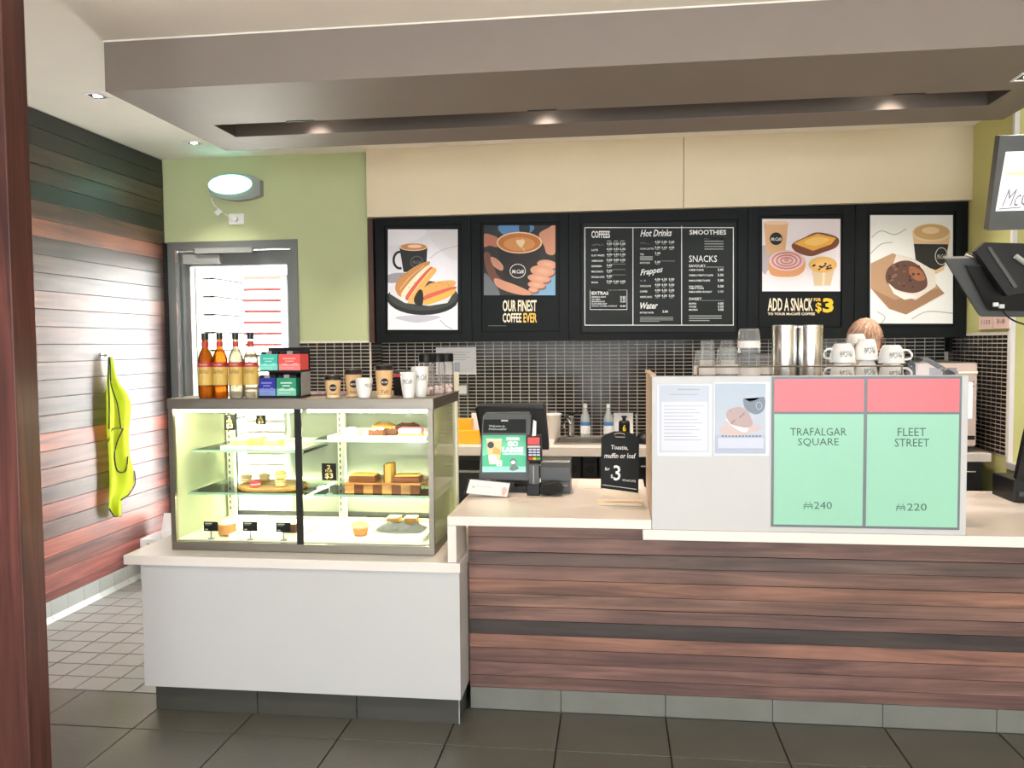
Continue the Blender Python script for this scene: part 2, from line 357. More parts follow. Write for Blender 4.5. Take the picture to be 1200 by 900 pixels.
# back wall: green part with doorway, cream fascia, tiled recess
dL, dR, dT = -3.262, -2.268, 2.367
b = nb(); bx(b, XL-.02, -1.737, YG, YR+.11, dT, ZC); bx(b, dR, -1.737, YG, YR+.11, 0, dT); bx(b, XL-.25, dL, YG, YR+.11, 0, dT)
wall_back = struct('wall_back', b, M_green, 'sage green back wall around the glass door')
b = nb(); bx(b, -1.737, 4.9, YR, YR+.11, 0, ZC); wall_recess = struct('wall_service', b, M_grout, 'back wall behind the service area')
b = nb(); bx(b, -1.725, .46, YC, YR, 2.50, ZC); fas = struct('trim_1', b, M_cream, 'cream fascia panel above the menu boards, left length')
b = nb(); bx(b, .464, XN, YC, YR, 2.50, ZC); struct('trim_2', b, M_cream, 'cream fascia panel above the menu boards, right length')
b = nb(); bx(b, -1.737, -1.70, 5.70, YR, 1.62, 2.498); struct('trim_3', b, M_brown, 'brown end panel beside the first menu board')
b = nb(); bx(b, XL+.001, XL+.02, 5.69, 5.729, .12, 2.36); struct('corner_shade_strip', b, M_dark, 'dark strip standing in for the shaded gap at the door frame')  # dark strip put in for the shade between planks and door frame
# right return and wall beyond
b = nb(); bx(b, XN, XN+.12, YN+.02, YR, 0, ZC); bx(b, XN+.02, 4.9, YN, YN+.12, 0, ZC); wall_right = struct('wall_right', b, M_lime, 'yellow green return wall at the right')
b = nb(); bx(b, XN-.004, XN+.022, YN-.006, YN+.02, .86, ZC-.002); struct('trim_5', b, M_paper, 'white corner bead on the return wall')
b = nb(); bx(b, XN-.015, 3.2, 4.72, YN-.001, .845, .885); struct('trim_6', b, M_white, 'white ledge against the yellow green wall')
b = nb(); bx(b, 4.6, 4.9, -3.9, 6.2, 0, ZC); struct('wall_east', b, M_cream, 'plain cream side wall of the dining area')
# shopfront behind the viewer (daylight source)
b = nb(); bx(b, -3.6, 4.9, -3.9, -3.6, 0, .12); bx(b, -3.6, 4.9, -3.9, -3.6, 2.78, ZC); bx(b, -3.6, -3.05, -3.9, -3.6, .12, 2.78); bx(b, 4.3, 4.9, -3.9, -3.6, .12, 2.78)
for x in (-1.2, .6, 2.45): bx(b, x-.03, x+.03, -3.78, -3.66, .12, 2.78)
w1 = struct('window_1', b, M_alud, 'shopfront window frames behind the viewer')
M_tint = glass('dimming_tint_glass', (.54, .55, .56, 1), .1)  # unseen tint added to dim the daylight indoors against the doorway
for a, c in zip((-3.05, -1.17, .63, 2.48), (-1.23, .57, 2.42, 4.3)): box_obj('window_pane', M_tint, w1, a, c, -3.73, -3.72, .12, 2.78)

# mosaic tiles (about ten by four pixels each: real geometry, joined)
def mosaic(name, parent, org, U, V, N_, nu, nv, pu=.0655, pv=.0255, g=.0048, t=.004):
    org, U, V, N_ = map(Vector, (org, U, V, N_)); v = []; f = []
    for i in range(nu):
        for j in range(nv):
            a = org+U*(i*pu+g/2)+V*(j*pv+g/2); n = len(v); dt = N_*(t+random.uniform(-.0006, .0006)); e = .0008
            for k, (p, q) in enumerate(((0, 0), (pu-g, 0), (pu-g, pv-g), (0, pv-g))): v.append(a+U*p+V*q)
            for (p, q) in ((e, e), (pu-g-e, e), (pu-g-e, pv-g-e), (e, pv-g-e)): v.append(a+U*p+V*q+dt)
            f += [(n+4, n+5, n+6, n+7)]+[(n+k, n+(k+1) % 4, n+4+(k+1) % 4, n+4+k) for k in range(4)]
    me = bpy.data.meshes.new(name); me.from_pydata([tuple(x) for x in v], [], f); me.materials.append(M_mosaic)
    o = bpy.data.objects.new(name, me); COL.objects.link(o); o.parent = parent; o['kind'] = 'stuff'; ORG[o.name] = Vector((0, 0, 0)); return o
mosaic('mosaic_tiles', wall_recess, (-1.737, YR-.0005, .925), (1, 0, 0), (0, 0, 1), (0, -1, 0), 61, 30)
b = nb(); bx(b, dR, -1.737, YG-.003, YG, .1, 1.632); obj('tile_backing', b, M_grout, wall_back)
b = nb(); bx(b, -1.738, -1.734, YG-.003, YR, .1, 1.632); obj('tile_backing', b, M_grout, wall_back)
mosaic('mosaic_tiles', wall_back, (dR, YG-.0035, .6), (1, 0, 0), (0, 0, 1), (0, -1, 0), 8, 40)
mosaic('mosaic_tiles', wall_back, (-1.7335, YG, .6), (0, 1, 0), (0, 0, 1), (1, 0, 0), 4, 40)
b = nb(); bx(b, XN-.003, XN, YN+.022, YR, .91, 1.645); obj('tile_backing', b, M_grout, wall_right)
mosaic('mosaic_tiles', wall_right, (XN-.0035, YN+.03, .915), (0, 1, 0), (0, 0, 1), (-1, 0, 0), 13, 28, t=.0014, g=.0056)

# soffit with light trough
z0 = 2.748; sx0, sx1, sy0, sy1 = -2.265, 2.02, 3.492, 4.64; tx0, tx1, ty0, ty1 = -2.065, 1.822, 4.1, 4.352
b = nb(); bx(b, sx0, sx1, sy0, ty0, z0, ZC); bx(b, sx0, sx1, ty1, sy1, z0, ZC); bx(b, sx0, tx0, ty0, ty1, z0, ZC); bx(b, tx1, sx1, ty0, ty1, z0, ZC); bx(b, tx0, tx1, ty0, ty1, ZC-.03, ZC)
soff = struct('ceiling_soffit', b, M_soffit, 'grey brown dropped soffit with a long recessed light trough')
b = nb(); bx(b, sx0-.004, sx1, sy0-.004, sy0, ZC-.006, ZC); obj('pale_bead', b, M_ceil, soff)  # pale bead along the top of the soffit face
M_trough_shade = mat('trough_shade', S(78, 70, 64), .6, var=.08)  # shade inside the trough put into a darker lining colour
for nm_, q in (('trough_shade', (tx0+.001, tx1-.001, ty1-.003, ty1)), ('trough_shade', (tx0, tx0+.003, ty0, ty1-.003)), ('trough_shade', (tx1-.003, tx1, ty0, ty1-.003)), ('trough_shade', (tx0+.003, tx1-.003, ty0, ty0+.0015))): box_obj(nm_, M_trough_shade, soff, *q, z0+.001, ZC-.031)

# door with frame, leaf, closer and glass
door = bpy.data.objects.new('door_1', None); COL.objects.link(door); door['kind'] = 'structure'; door['label'] = 'grey aluminium framed glass door in the back wall'; ORG['door_1'] = Vector((0, 0, 0))
b = nb(); y0, y1 = YG-.012, YG+.12
bx(b, dL, dL+.06, y0, y1, 0, dT); bx(b, dR-.05, dR, y0, y1, 0, dT); bx(b, dL+.06, dR-.05, y0, y1, dT-.06, dT); obj('door_frame', b, M_alu, door)
b = nb(); bx(b, dL+.06, dL+.075, y0-.004, y0+.02, 0, dT-.06); obj('frame_bead', b, M_chrome, door)
lx0, lx1, lz1 = dL+.068, dR-.054, dT-.066; gx0, gx1, gz1 = -3.115, -2.366, 2.195; y0, y1 = YG+.035, YG+.085
b = nb(); bx(b, lx0, gx0, y0, y1, .01, lz1); bx(b, gx1, lx1, y0, y1, .01, lz1); bx(b, gx0, gx1, y0, y1, gz1, lz1); bx(b, gx0, gx1, y0, y1, .01, .22); leaf = obj('door_leaf', b, M_alu, door)
b = nb(); bx(b, gx0, gx1, y0+.02, y0+.03, .22, gz1); obj('door_pane', b, M_doorg, door)
b = nb(); bx(b, gx0, gx0+.008, y0-.004, y0+.02, .22, gz1); bx(b, gx0, gx1, y0-.004, y0+.02, gz1-.008, gz1); obj('glazing_bead', b, M_paper, door)
p0 = at(216, 299, Y=y0-.03); p1 = at(259, 309, Y=y0-.03); b = nb(); bx(b, p0.x, p1.x, y0-.055, y0, p1.z, p0.z, .004); cl = obj('door_closer', b, M_grey, door)
p0 = at(230, 291.5, Y=y0-.05); p1 = at(297, 296, Y=y0-.05); b = nb(); bx(b, p0.x, p1.x, y0-.075, y0-.05, p1.z, p0.z); tube(b, [(p0.x+.02, y0-.06, p1.z+.005), (p0.x+.02, y0-.045, p1.z-.03)], .01); obj('closer_arm', b, M_grey, cl)
p0 = at(226, 470, Y=y0); b = nb(); tube(b, [(lx1-.06, y0-.05, .95), (lx1-.06, y0-.05, 1.25)], .012); bx(b, lx1-.065, lx1-.055, y0-.05, y0, .97, .985); bx(b, lx1-.065, lx1-.055, y0-.05, y0, 1.215, 1.23); obj('door_handle', b, M_chrome, door)

# outside the door: white weatherboard wall and louvred screen
b = nb(); bx(b, -5.0, -1.0, 6.25, 12, -.25, -.02); struct('ground_outside', b, mat('outside_paving', S(205, 203, 198), .8, var=.05), 'pale paving outside the glass door')
sd = thing('weatherboard_wall', 'white weatherboard wall seen through the glass door', 'wall', (-3.35, 6.3, -.02))
M_wb = mat('white_weatherboard', S(238, 238, 236), .6, var=.01)
for k in range(25):
    z = -.02+.145*k; b = nb(); prism(b, [(-3.21, 6.3, z), (-3.19, 6.3, z+.002), (-3.21, 6.3, z+.130), (-3.3, 6.3, z+.130), (-3.3, 6.3, z)], (0, .52, 0)); obj('weatherboard', b, M_wb, sd); box_obj('painted_board_shadow', M_dark, sd, -3.24, -3.2005, 6.3, 6.82, z-.014, z-.001)  # dark strips between the boards stand in for their shadow lines
box_obj('wall_core', M_wb, sd, -3.45, -3.3, 6.3, 6.82, -.02, 3.6)
ls = thing('louvre_screen', 'white louvred screen with red brick behind, outside the door', 'screen', (-2.8, 8.4, -.02))
M_slat = mat('white_slat', S(236, 236, 236), .5)
for k in range(20):
    z = -.02+.118*k; b = nb(); prism(b, [(-4.7, 8.42, z), (-4.7, 8.40, z+.012), (-4.7, 8.46, z+.088), (-4.7, 8.475, z+.08)], (2.9, 0, 0)); obj('slat', b, M_slat, ls)
box_obj('screen_post', mat('dark_post', S(66, 66, 66), .7, var=.4, vscale=30), ls, at(330, 380, Y=8.33).x, at(336.5, 380, Y=8.33).x, 8.33, 8.4, -.02, 3.0); box_obj('screen_head', mat('dark_beam', S(58, 58, 60), .7), ls, -4.75, -1.7, 8.3, 8.4, 2.345, 2.45)
box_obj('brick_backing', mat('red_brick', S(92, 30, 24), .9, var=.3, vscale=12), ls, -4.8, -1.6, 8.52, 8.7, -.02, 3.2)

# post in the left foreground
po = thing('timber_post', 'reddish brown timber post in the left foreground', 'post', (-2.06, 2.55, 0))
box_obj('shaft', M_post, po, -2.14, -1.969, 2.49, 2.60, .02, ZC-.001, .004); box_obj('foot_plate', M_alud, po, -2.15, -1.96, 2.48, 2.61, .0, .02)

# ================================================================== COUNTERS
YF = 3.30                                                             # counter front plane
# white base under the cake display
cb = thing('display_counter', 'white counter base under the glass cake display, grey tiled kickboard', 'counter', (-1.34, 3.6, 0))
box_obj('front_panel', M_white, cb, -2.046, -.640, YF, YF+.02, .118, .655)
box_obj('side_panel', M_white, cb, -2.046, -2.026, YF+.02, 4.12, .118, .655); box_obj('side_panel', M_white, cb, -.660, -.640, YF+.02, 4.12, .118, .655)
box_obj('rear_panel', M_white, cb, -2.026, -.660, 4.10, 4.12, .118, .655); box_obj('plinth', M_dark, cb, -2.0, -.665, YF+.045, 4.09, .0, .117)
xs = [-2.016, -1.545, -1.1, -.655]
for a, c in zip(xs, xs[1:]): box_obj('kick_tile', M_kickd, cb, a+.002, c-.002, YF+.033, YF+.045, .001, .116)
box_obj('kick_tile', M_kickd, cb, -.665, -.653, YF+.047, 3.5, .001, .116); box_obj('kick_corner', M_grey, cb, -.656, -.651, YF+.031, YF+.037, .001, .116)
wt = tag(box_obj('stone_worktop', M_stone, None, -2.121, -.634, YF-.012, 4.14, .656, .698, .003), 'white stone worktop under the glass cake display', 'worktop')
# timber clad service counter
YW = 3.487
sc = thing('service_counter', 'service counter faced with horizontal reddish brown timber planks', 'counter', (1.2, 3.8, 0))
box_obj('carcass', M_dark, sc, -.628, 3.2, YW+.024, 4.26, .0, .785); box_obj('carcass_riser', M_dark, sc, -.628, .10, YW+.024, 4.26, .785, .852)
zl = [.853, .826, .7652, .6998, .6422, .5792, .5164, .4597, .4001, .3367, .2758, .2137, .1526, .0979]
pc = [S(106, 80, 74), S(121, 92, 85), S(125, 97, 90), S(99, 83, 78), S(121, 94, 86), S(137, 102, 88), S(125, 97, 88), S(116, 90, 84), S(60, 53, 52), S(136, 101, 89), S(115, 87, 82), S(117, 90, 86), S(113, 87, 82)]
for k in range(13):
    a, c = zl[k+1], zl[k]
    x1 = .105 if k == 0 else 3.2
    if k == 1:
        b = nb(); prism(b, [(-.634, YW, a+.001), (3.2, YW, a+.001), (3.2, YW, .810), (.105, YW, .810), (.105, YW, c-.001), (-.634, YW, c-.001)], (0, .022, 0))
    else: b = nb(); bx(b, -.634, x1, YW+random.uniform(-.0012, .0012), YW+.022, a+.001, c-.001, .001)
    o = obj('plank', b, M_wcnt, sc); o.color = pc[k]
xs = [-.634, -.235, .212, .655, 1.097, 1.54, 1.985, 2.43, 2.875, 3.2]
for a, c in zip(xs, xs[1:]): box_obj('kick_tile', M_kick, sc, a+.0015, c-.0015, YW+.002, YW+.022, .001, .0965)
# service worktop with waterfall leg; lower worktop to its right
b = nb(); bx(b, -.686, .1445, YF-.01, 4.28, .854, .893, .003); t1 = thing('service_worktop', 'white stone service worktop with a short waterfall end beside the cake display', 'worktop', (-.27, 3.8, .86)); obj('top_slab', b, M_stone, t1)
box_obj('waterfall_leg', M_stone, t1, -.686, -.649, YF-.01, 3.52, .7, .8535, .002)
b = nb(); bx(b, .110, 3.2, YF-.012, 4.28, .8115, .8535, .003); tag(obj('lower_worktop', b, M_stone), 'white stone lower worktop carrying the white front screen', 'worktop')
# white front screen with return
fs_ = thing('front_screen', 'white counter screen panel that hides the coffee machine', 'screen panel', (.73, YF, .8535))
box_obj('screen_panel', M_white, fs_, .146, 1.329, YF-.008, YF+.012, .854, 1.467, .002)
box_obj('return_panel', M_beige, fs_, .146, .158, YF+.012, 3.9, .894, 1.462); box_obj('return_cap', M_beige, fs_, .142, .164, YF+.012, 3.9, 1.4625, 1.472)
box_obj('end_post', M_acryl, fs_, 1.329, 1.345, YF+.05, YF+.07, .854, 1.452)
box_obj('edge_clip', M_paper, fs_, 1.3295, 1.352, YF+.012, YF+.03, 1.30, 1.44)

# ---- property-board style sign on the screen
YS = YF-.0085; M_sleeve = mat('plastic_sleeve', S(206, 208, 218), .12, var=.02)
sg = thing('counter_sign', 'large mint green and red sign reading Trafalgar Square and Fleet Street', 'sign', (.95, YS, .87))
def wrect(px0, py0, px1, py1, Y):
    mx_, my_ = (px0+px1)/2, (py0+py1)/2
    return at(px0, my_, Y=Y).x, at(px1, my_, Y=Y).x, at(mx_, py1, Y=Y).z, at(mx_, py0, Y=Y).z
X0, X1, Z0, Z1 = wrect(904, 441, 1125.5, 619, YS)
box_obj('sign_board', mat('sign_grey', S(96, 104, 110), .3), sg, X0, X1, YS-.004, YS, Z0, Z1)
M_sr = mat('sign_red', S(226, 98, 108), .3, var=.02); M_sg = mat('sign_mint', S(138, 196, 170), .3, var=.02)
for (p, q, mm, nm) in (((907, 1011.5), (444, 482), M_sr, 'red_field'), ((1015.5, 1123), (444, 482), M_sr, 'red_field'), ((907, 1011.5), (485, 616), M_sg, 'mint_field'), ((1015.5, 1123), (485, 616), M_sg, 'mint_field')):
    a0 = at(p[0], 530, Y=YS-.004).x; a1 = at(p[1], 530, Y=YS-.004).x; c0 = Z0+(Z1-Z0)*(619-q[1])/(178); c1 = Z0+(Z1-Z0)*(619-q[0])/178
    box_obj(nm, mm, sg, a0, a1, YS-.0055, YS-.004, c0, c1)
ink = S(70, 96, 88)
for name_, num_, bx_, mx_ in ((('TRAFALGAR', 926, 501.5, 992, 510.5), ('SQUARE', 935, 513.5, 983, 523.5)), ('240', 954, 588, 975, 596.5), None, (942, 588)), ((('FLEET', 1052, 501.5, 1085, 511), ('STREET', 1048.5, 514, 1089, 523.5)), ('220', 1063, 590, 1086, 598.5), None, (1050.5, 590)):
    P = Print(plane_y(YS-.006))
    for q in name_: P.text(*q, ink)
    P.build('street_lettering', sg)
    P = Print(plane_y(YS-.006)); P.text(*num_, ink); x, y = mx_
    P.line([(x, y+8.5), (x+2.6, y), (x+5, y+8), (x+7.4, y), (x+10, y+8.5)], 1.1, ink); P.line([(x-.6, y+3.6), (x+10.6, y+3.6)], .7, ink); P.line([(x-.6, y+5.6), (x+10.6, y+5.6)], .7, ink)
    P.build('price_lettering', sg)
# ---- two laminated sheets
s = 4.288; mp = plane_y(YS-.0025, s, 750, 430)
l1 = thing('laminated_notice', 'laminated text notice in a plastic sleeve taped on the screen', 'notice', (.26, YS, 1.2)); X0, X1, Z0, Z1 = wrect(770, 450, 834, 534.5, YS)
box_obj('sleeve', M_sleeve, l1, X0, X1, YS-.002, YS, Z0, Z1)
P = Print(mp); P.rect(96, 92, 348, 430, S(165, 172, 187), S(178, 184, 198)); P.rect(108, 175, 338, 420, S(193, 194, 203))
for k in range(11): P.rect(120, 195+k*17, 320-(k*37 % 60), 198+k*17, S(143, 147, 165))
P.rect(190, 110, 300, 116, S(139, 143, 160)); P.rect(150, 136, 290, 141, S(143, 147, 165)); P.build('printed_notice', l1, M_gloss)
l2 = thing('laminated_poster', 'laminated muffin picture in a plastic sleeve taped beside the mint sign', 'notice', (.43, YS, 1.2)); X0, X1, Z0, Z1 = wrect(836, 447.5, 901.5, 534, YS)
box_obj('sleeve', M_sleeve, l2, X0, X1, YS-.002, YS, Z0, Z1)
P = Print(mp); P.clip = (376, 84, 632, 436); P.rect(376, 84, 632, 340, S(146, 161, 179), S(163, 167, 177)); P.rect(376, 340, 632, 436, S(149, 158, 177))
P.blob([(400, 320), (470, 270), (560, 280), (612, 310), (540, 335), (470, 350)], S(179, 154, 149)); P.blob([(520, 160), (560, 175), (622, 150), (622, 215), (580, 238), (530, 210)], S(60, 76, 95)); P.ring(598, 195, 16, 20, 3, S(147, 156, 170))
P.blob([(430, 260), (480, 310), (530, 328), (545, 300), (500, 285)], S(205, 200, 201)); P.blob([(434, 240), (450, 212), (500, 202), (540, 222), (560, 260), (565, 290), (540, 305), (500, 300), (455, 285)], S(154, 120, 113))
for k in range(12): P.ell(455+(k*47 % 90), 222+(k*31 % 66), 4, 4, S(104, 76, 74), n=8)
P.rect(392, 356, 620, 408, S(179, 182, 200)); [P.rect(410+k*17, 344, 420+k*17, 351, S(62, 65, 80)) for k in range(12)]; P.build('printed_picture', l2, M_gloss)

# ================================================================== CAKE DISPLAY CASE
cx0, cx1, cy0, cy1, cz0, cz1 = -1.957, -.765, 3.397, 3.965, .699, 1.372
dc = thing('display_case', 'stainless steel and glass cake display case on the white counter', 'display case', (-1.36, 3.68, cz0))
box_obj('base_frame', M_steel, dc, cx0, cx1, cy0, cy1, cz0, cz0+.036, .002); box_obj('top_panel', M_steel, dc, cx0-.003, cx1+.004, cy0-.003, cy1, cz1-.047, cz1, .002)
pw = .022
for (x, y, nm) in ((cx0, cy0, 'corner_post'), (cx1-pw, cy0, 'corner_post'), (cx0, cy1-pw, 'corner_post'), (cx1-pw, cy1-pw, 'corner_post')): box_obj(nm, M_steel, dc, x, x+pw, y, y+pw, cz0+.036, cz1-.047)
box_obj('front_mullion', M_dark, dc, -1.376, -1.347, cy0, cy0+.012, cz0+.036, cz1-.047)
gz0, gz1 = cz0+.037, cz1-.048
box_obj('front_pane', M_glass, dc, cx0+pw, -1.377, cy0+.003, cy0+.009, gz0, gz1); box_obj('front_pane', M_glass, dc, -1.346, cx1-pw, cy0+.003, cy0+.009, gz0, gz1)
box_obj('side_pane', M_sidel, dc, cx0+.004, cx0+.010, cy0+pw, cy1-pw, gz0, gz1); box_obj('side_pane', M_side, dc, cx1-.010, cx1-.004, cy0+pw, cy1-pw, gz0, gz1)
M_deck = mat('case_deck_white', S(236, 234, 220), .45)
box_obj('deck', M_deck, dc, cx0+.012, cx1-.012, cy0+.03, cy1-.03, cz0+.0365, cz0+.042)
# rear slotted posts, sliding doors
for x in (-1.95, -1.372, -.806):
    p = box_obj('shelf_post', M_deck, dc, x+.012, x+.047, cy1-.064, cy1-.034, cz0+.042, gz1)
    b = nb()
    for k in range(18): bx(b, x+.022, x+.027, cy1-.066, cy1-.0645, cz0+.08+k*.03, cz0+.095+k*.03)
    obj('slots', b, M_dark, p)
for (a, c, y) in ((cx0+.03, -1.33, cy1-.026), (-1.39, cx1-.03, cy1-.014)):
    b = nb(); f = .024
    bx(b, a, a+f, y, y+.010, gz0+.006, gz1); bx(b, c-f, c, y, y+.010, gz0+.006, gz1); bx(b, a+f, c-f, y, y+.010, gz0+.006, gz0+.03); bx(b, a+f, c-f, y, y+.010, gz1-.03, gz1)
    d = obj('sliding_door', b, M_alud, dc); box_obj('door_pane', M_rear, d, a+f, c-f, y+.003, y+.007, gz0+.03, gz1-.03)
ZLOW = .915
M_lamp = mat('led_strip', S(255, 250, 220), .5, emit=(1, .94, .60, 1), estr=20)
for (a, c) in ((-1.92, -1.40), (-1.33, -.80)): box_obj('light_strip', M_lamp, dc, a, c, cy0+.03, cy0+.05, gz1-.014, gz1-.004)
for (a, c) in ((-1.90, -1.40), (-1.32, -.82)): box_obj('added_light_strip', M_lamp, dc, a, c, cy1-.05, cy1-.036, ZLOW-.026, ZLOW-.016)  # strips added under the middle shelves to brighten the deck
def shelf(x0, x1, z, y0=3.49, y1=3.895):
    o = box_obj('glass_shelf', M_gedge, dc, x0, x1, y0, y1, z-.004, z+.004); box_obj('shelf_edge', M_gedge2, o, x0, x1, y0-.002, y0, z-.005, z+.005)
    for x in (x0+.03, x1-.035): box_obj('bracket', M_alud, o, x, x+.005, y0+.08, y1, z-.02, z-.0045)
ZS = {'lu': 1.128, 'lm': .936, 'ru': 1.178, 'rm': .934}
shelf(-1.90, -1.375, ZS['lu']); shelf(-1.925, -1.375, ZS['lm']); shelf(-1.335, -.80, ZS['ru']); shelf(-1.335, -.80, ZS['rm'])
# ---- food
M_sponge = mat('yellow_sponge', S(240, 208, 110), .8, var=.12, vscale=40); M_icing = mat('white_icing', S(246, 240, 226), .5)
M_choc = mat('dark_cake', S(96, 58, 38), .8, var=.3, vscale=60); M_loaf = mat('loaf_crumb', S(226, 172, 88), .85, var=.15, vscale=60); M_crust = mat('loaf_crust', S(122, 72, 40), .8, var=.2, vscale=40)
M_carrot = mat('carrot_cake', S(212, 150, 90), .85, var=.2, vscale=60); M_mac = mat('pink_macaron', S(206, 92, 96), .6, var=.1); M_mac2 = mat('cream_macaron', S(238, 200, 130), .6, var=.1); M_eclair = mat('pink_icing', S(232, 118, 146), .35, var=.06)
M_board = wood('cake_board_wood', (3, 20, 20), .5, S(214, 160, 92)); M_tray = mat('white_tray', S(244, 242, 236), .3); M_dough = mat('doughnut', S(214, 160, 84), .7, var=.15, vscale=30); M_glaze = mat('pale_glaze', S(240, 214, 160), .3, var=.05)
def tray(label, x0, x1, y0, y1, z, name='white_tray'):
    b = nb(); bx(b, x0, x1, y0, y1, z, z+.006); o = thing(name, label, 'tray', ((x0+x1)/2, (y0+y1)/2, z)); obj('tray_base', b, M_tray, o)
    b = nb(); r = .008
    for q in ((x0, x1, y0, y0+r), (x0, x1, y1-r, y1), (x0, x0+r, y0+r, y1-r), (x1-r, x1, y0+r, y1-r)): bx(b, *q, z+.006, z+.016)
    obj('tray_rim', b, M_tray, o); return o
zc = ZS['lu']+.0045
tray('white tray of yellow cakes on the upper left glass shelf', -1.78, -1.40, 3.52, 3.86, zc)
def cake_square(x, y, z, label, w_=.075, d_=.07, h=.034):
    t = thing('sponge_square', label, 'cake', (x, y, z), 'yellow cakes on the upper left shelf'); box_obj('sponge', M_sponge, t, x-w_/2, x+w_/2, y-d_/2, y+d_/2, z, z+h, .005, True); box_obj('icing', M_icing, t, x-w_/2+.003, x+w_/2-.003, y-d_/2+.003, y+d_/2-.003, z+h, z+h+.006, .002, True)
for (px, py, y, lb) in ((282, 519, 3.56, 'yellow iced sponge cake nearest the price card, upper left shelf'), (301, 515, 3.66, 'middle of three yellow iced sponge cakes, upper left shelf'), (321, 520, 3.56, 'right hand yellow iced sponge cake beside the black mullion')):
    p = at(px, py, Y=y); cake_square(p.x, y, zc+.0065, lb)
zc = ZS['lm']+.0045
b = nb(); p = at(318, 571, Y=3.62); lathe(b, [(.155, 0), (.16, .004), (.16, .012), (.155, .016)], (p.x, 3.64, zc), 28, 1, .85); tag(obj('round_board', b, M_board, None, True, (p.x, 3.64, zc)), 'round wooden board of macarons on the middle left shelf', 'board')
def macaron(x, y, z, label, m, r=.026):
    t = thing('macaron', label, 'macaron', (x, y, z), 'macarons on the round board')
    for k in (0, 1): b = nb(); lathe(b, [(r*.9, 0), (r, .004), (r*.92, .013), (r*.5, .017)] if k else [(r*.6, 0), (r, .004), (r*.98, .012)], (x, y, z+k*.018), 16); obj('shell', b, m, t, True)
    b = nb(); lathe(b, [(r*.88, 0), (r*.88, .007)], (x, y, z+.0115), 16); obj('filling', b, M_icing, t)
for (px, y, m, lb) in ((299, 3.55, M_mac, 'dark pink macaron at the front of the round board'), (329, 3.58, M_mac2, 'cream macaron at the right of the round board'), (289, 3.68, M_mac2, 'cream macaron at the left of the round board'), (310, 3.72, M_mac2, 'cream macaron at the back of the round board')):
    macaron(at(px, 566, Y=y).x, y, zc+.0165, lb, m)
macaron(at(329, 560, Y=3.58).x, 3.58, zc+.0525, 'yellow macaron stacked on another at the right of the round board', M_sponge)
zc = cz0+.0425
tray('white tray on the lower left deck of the cake case', -1.72, -1.39, 3.46, 3.86, zc)
t = thing('cake_slice', 'round carrot cake with cream topping behind the small black cards', 'cake', (at(267, 622, Y=3.5).x, 3.5, zc)); x = at(266, 622, Y=3.52).x
b = nb(); lathe(b, [(.038, 0), (.04, .01), (.04, .04), (.036, .045)], (x, 3.52, zc+.0065), 18); obj('sponge', b, M_carrot, t, True); b = nb(); lathe(b, [(.036, 0), (.03, .012), (.012, .022)], (x, 3.52, zc+.052), 18); obj('cream', b, M_icing, t, True)
t = thing('brownie_square', 'dark brownie square beside the black mullion on the lower left deck', 'cake', (at(345, 622, Y=3.54).x, 3.54, zc+.0065)); x = at(341, 622, Y=3.58).x; box_obj('cake', M_choc, t, x-.035, x+.035, 3.55, 3.62, zc+.0065, zc+.045, .004, True); box_obj('topping', M_glaze, t, x-.033, x+.033, 3.552, 3.618, zc+.045, zc+.05)
# right side
zc = ZS['ru']+.0045
tray('white tray of doughnuts on the upper right glass shelf', -1.27, -.82, 3.51, 3.70, zc); zt_ = zc+.0065
x = at(411, 512, Y=3.56).x; t = thing('sugared_bun', 'pale glazed bun at the left of the upper right shelf', 'bun', (x, 3.57, zt_)); b = nb(); lathe(b, [(.03, 0), (.045, .011), (.047, .022), (.036, .036), (.01, .042)], (x, 3.57, zt_), 18); obj('bun', b, M_glaze, t, True); b = nb(); lathe(b, [(.03, 0), (.012, .006)], (x, 3.57, zt_+.037), 14); obj('icing', b, M_icing, t, True)
x = at(442, 512, Y=3.56).x; t = thing('rocky_road_square', 'chocolate square with marshmallow pieces on the upper right shelf', 'cake', (x, 3.57, zt_)); box_obj('cake', M_choc, t, x-.035, x+.035, 3.54, 3.60, zt_, zt_+.032, .003)
b = nb()
for k in range(11): blob(b, (x+random.uniform(-.028, .028), 3.57+random.uniform(-.025, .025), zt_+.034), .008, sub=1)
obj('marshmallow_pieces', b, mat('marshmallow', S(238, 206, 196), .7, var=.1), t, True)
x = at(457, 508, Y=3.66).x; t = thing('nut_slice', 'nut topped slice behind the chocolate square, upper right shelf', 'cake', (x, 3.655, zt_)); box_obj('cake', M_choc, t, x-.04, x+.04, 3.63, 3.685, zt_, zt_+.03, .003)
b = nb()
for k in range(12): blob(b, (x+random.uniform(-.034, .034), 3.655+random.uniform(-.022, .022), zt_+.032), .007, sub=1)
obj('nuts', b, M_dough, t, True)
x = at(481, 509, Y=3.56).x; t = thing('pink_eclair', 'pink iced doughnut bar at the right of the upper right shelf', 'doughnut', (x, 3.57, zt_))
b = nb(); bx(b, x-.055, x+.055, 3.545, 3.60, zt_, zt_+.022, .009); obj('dough', b, M_dough, t, True); b = nb(); bx(b, x-.056, x+.056, 3.543, 3.602, zt_+.012, zt_+.042, .012); obj('icing', b, M_eclair, t, True)
tray('narrow white tray at the back of the upper right shelf', -1.24, -.82, 3.73, 3.87, zc, 'white_tray')
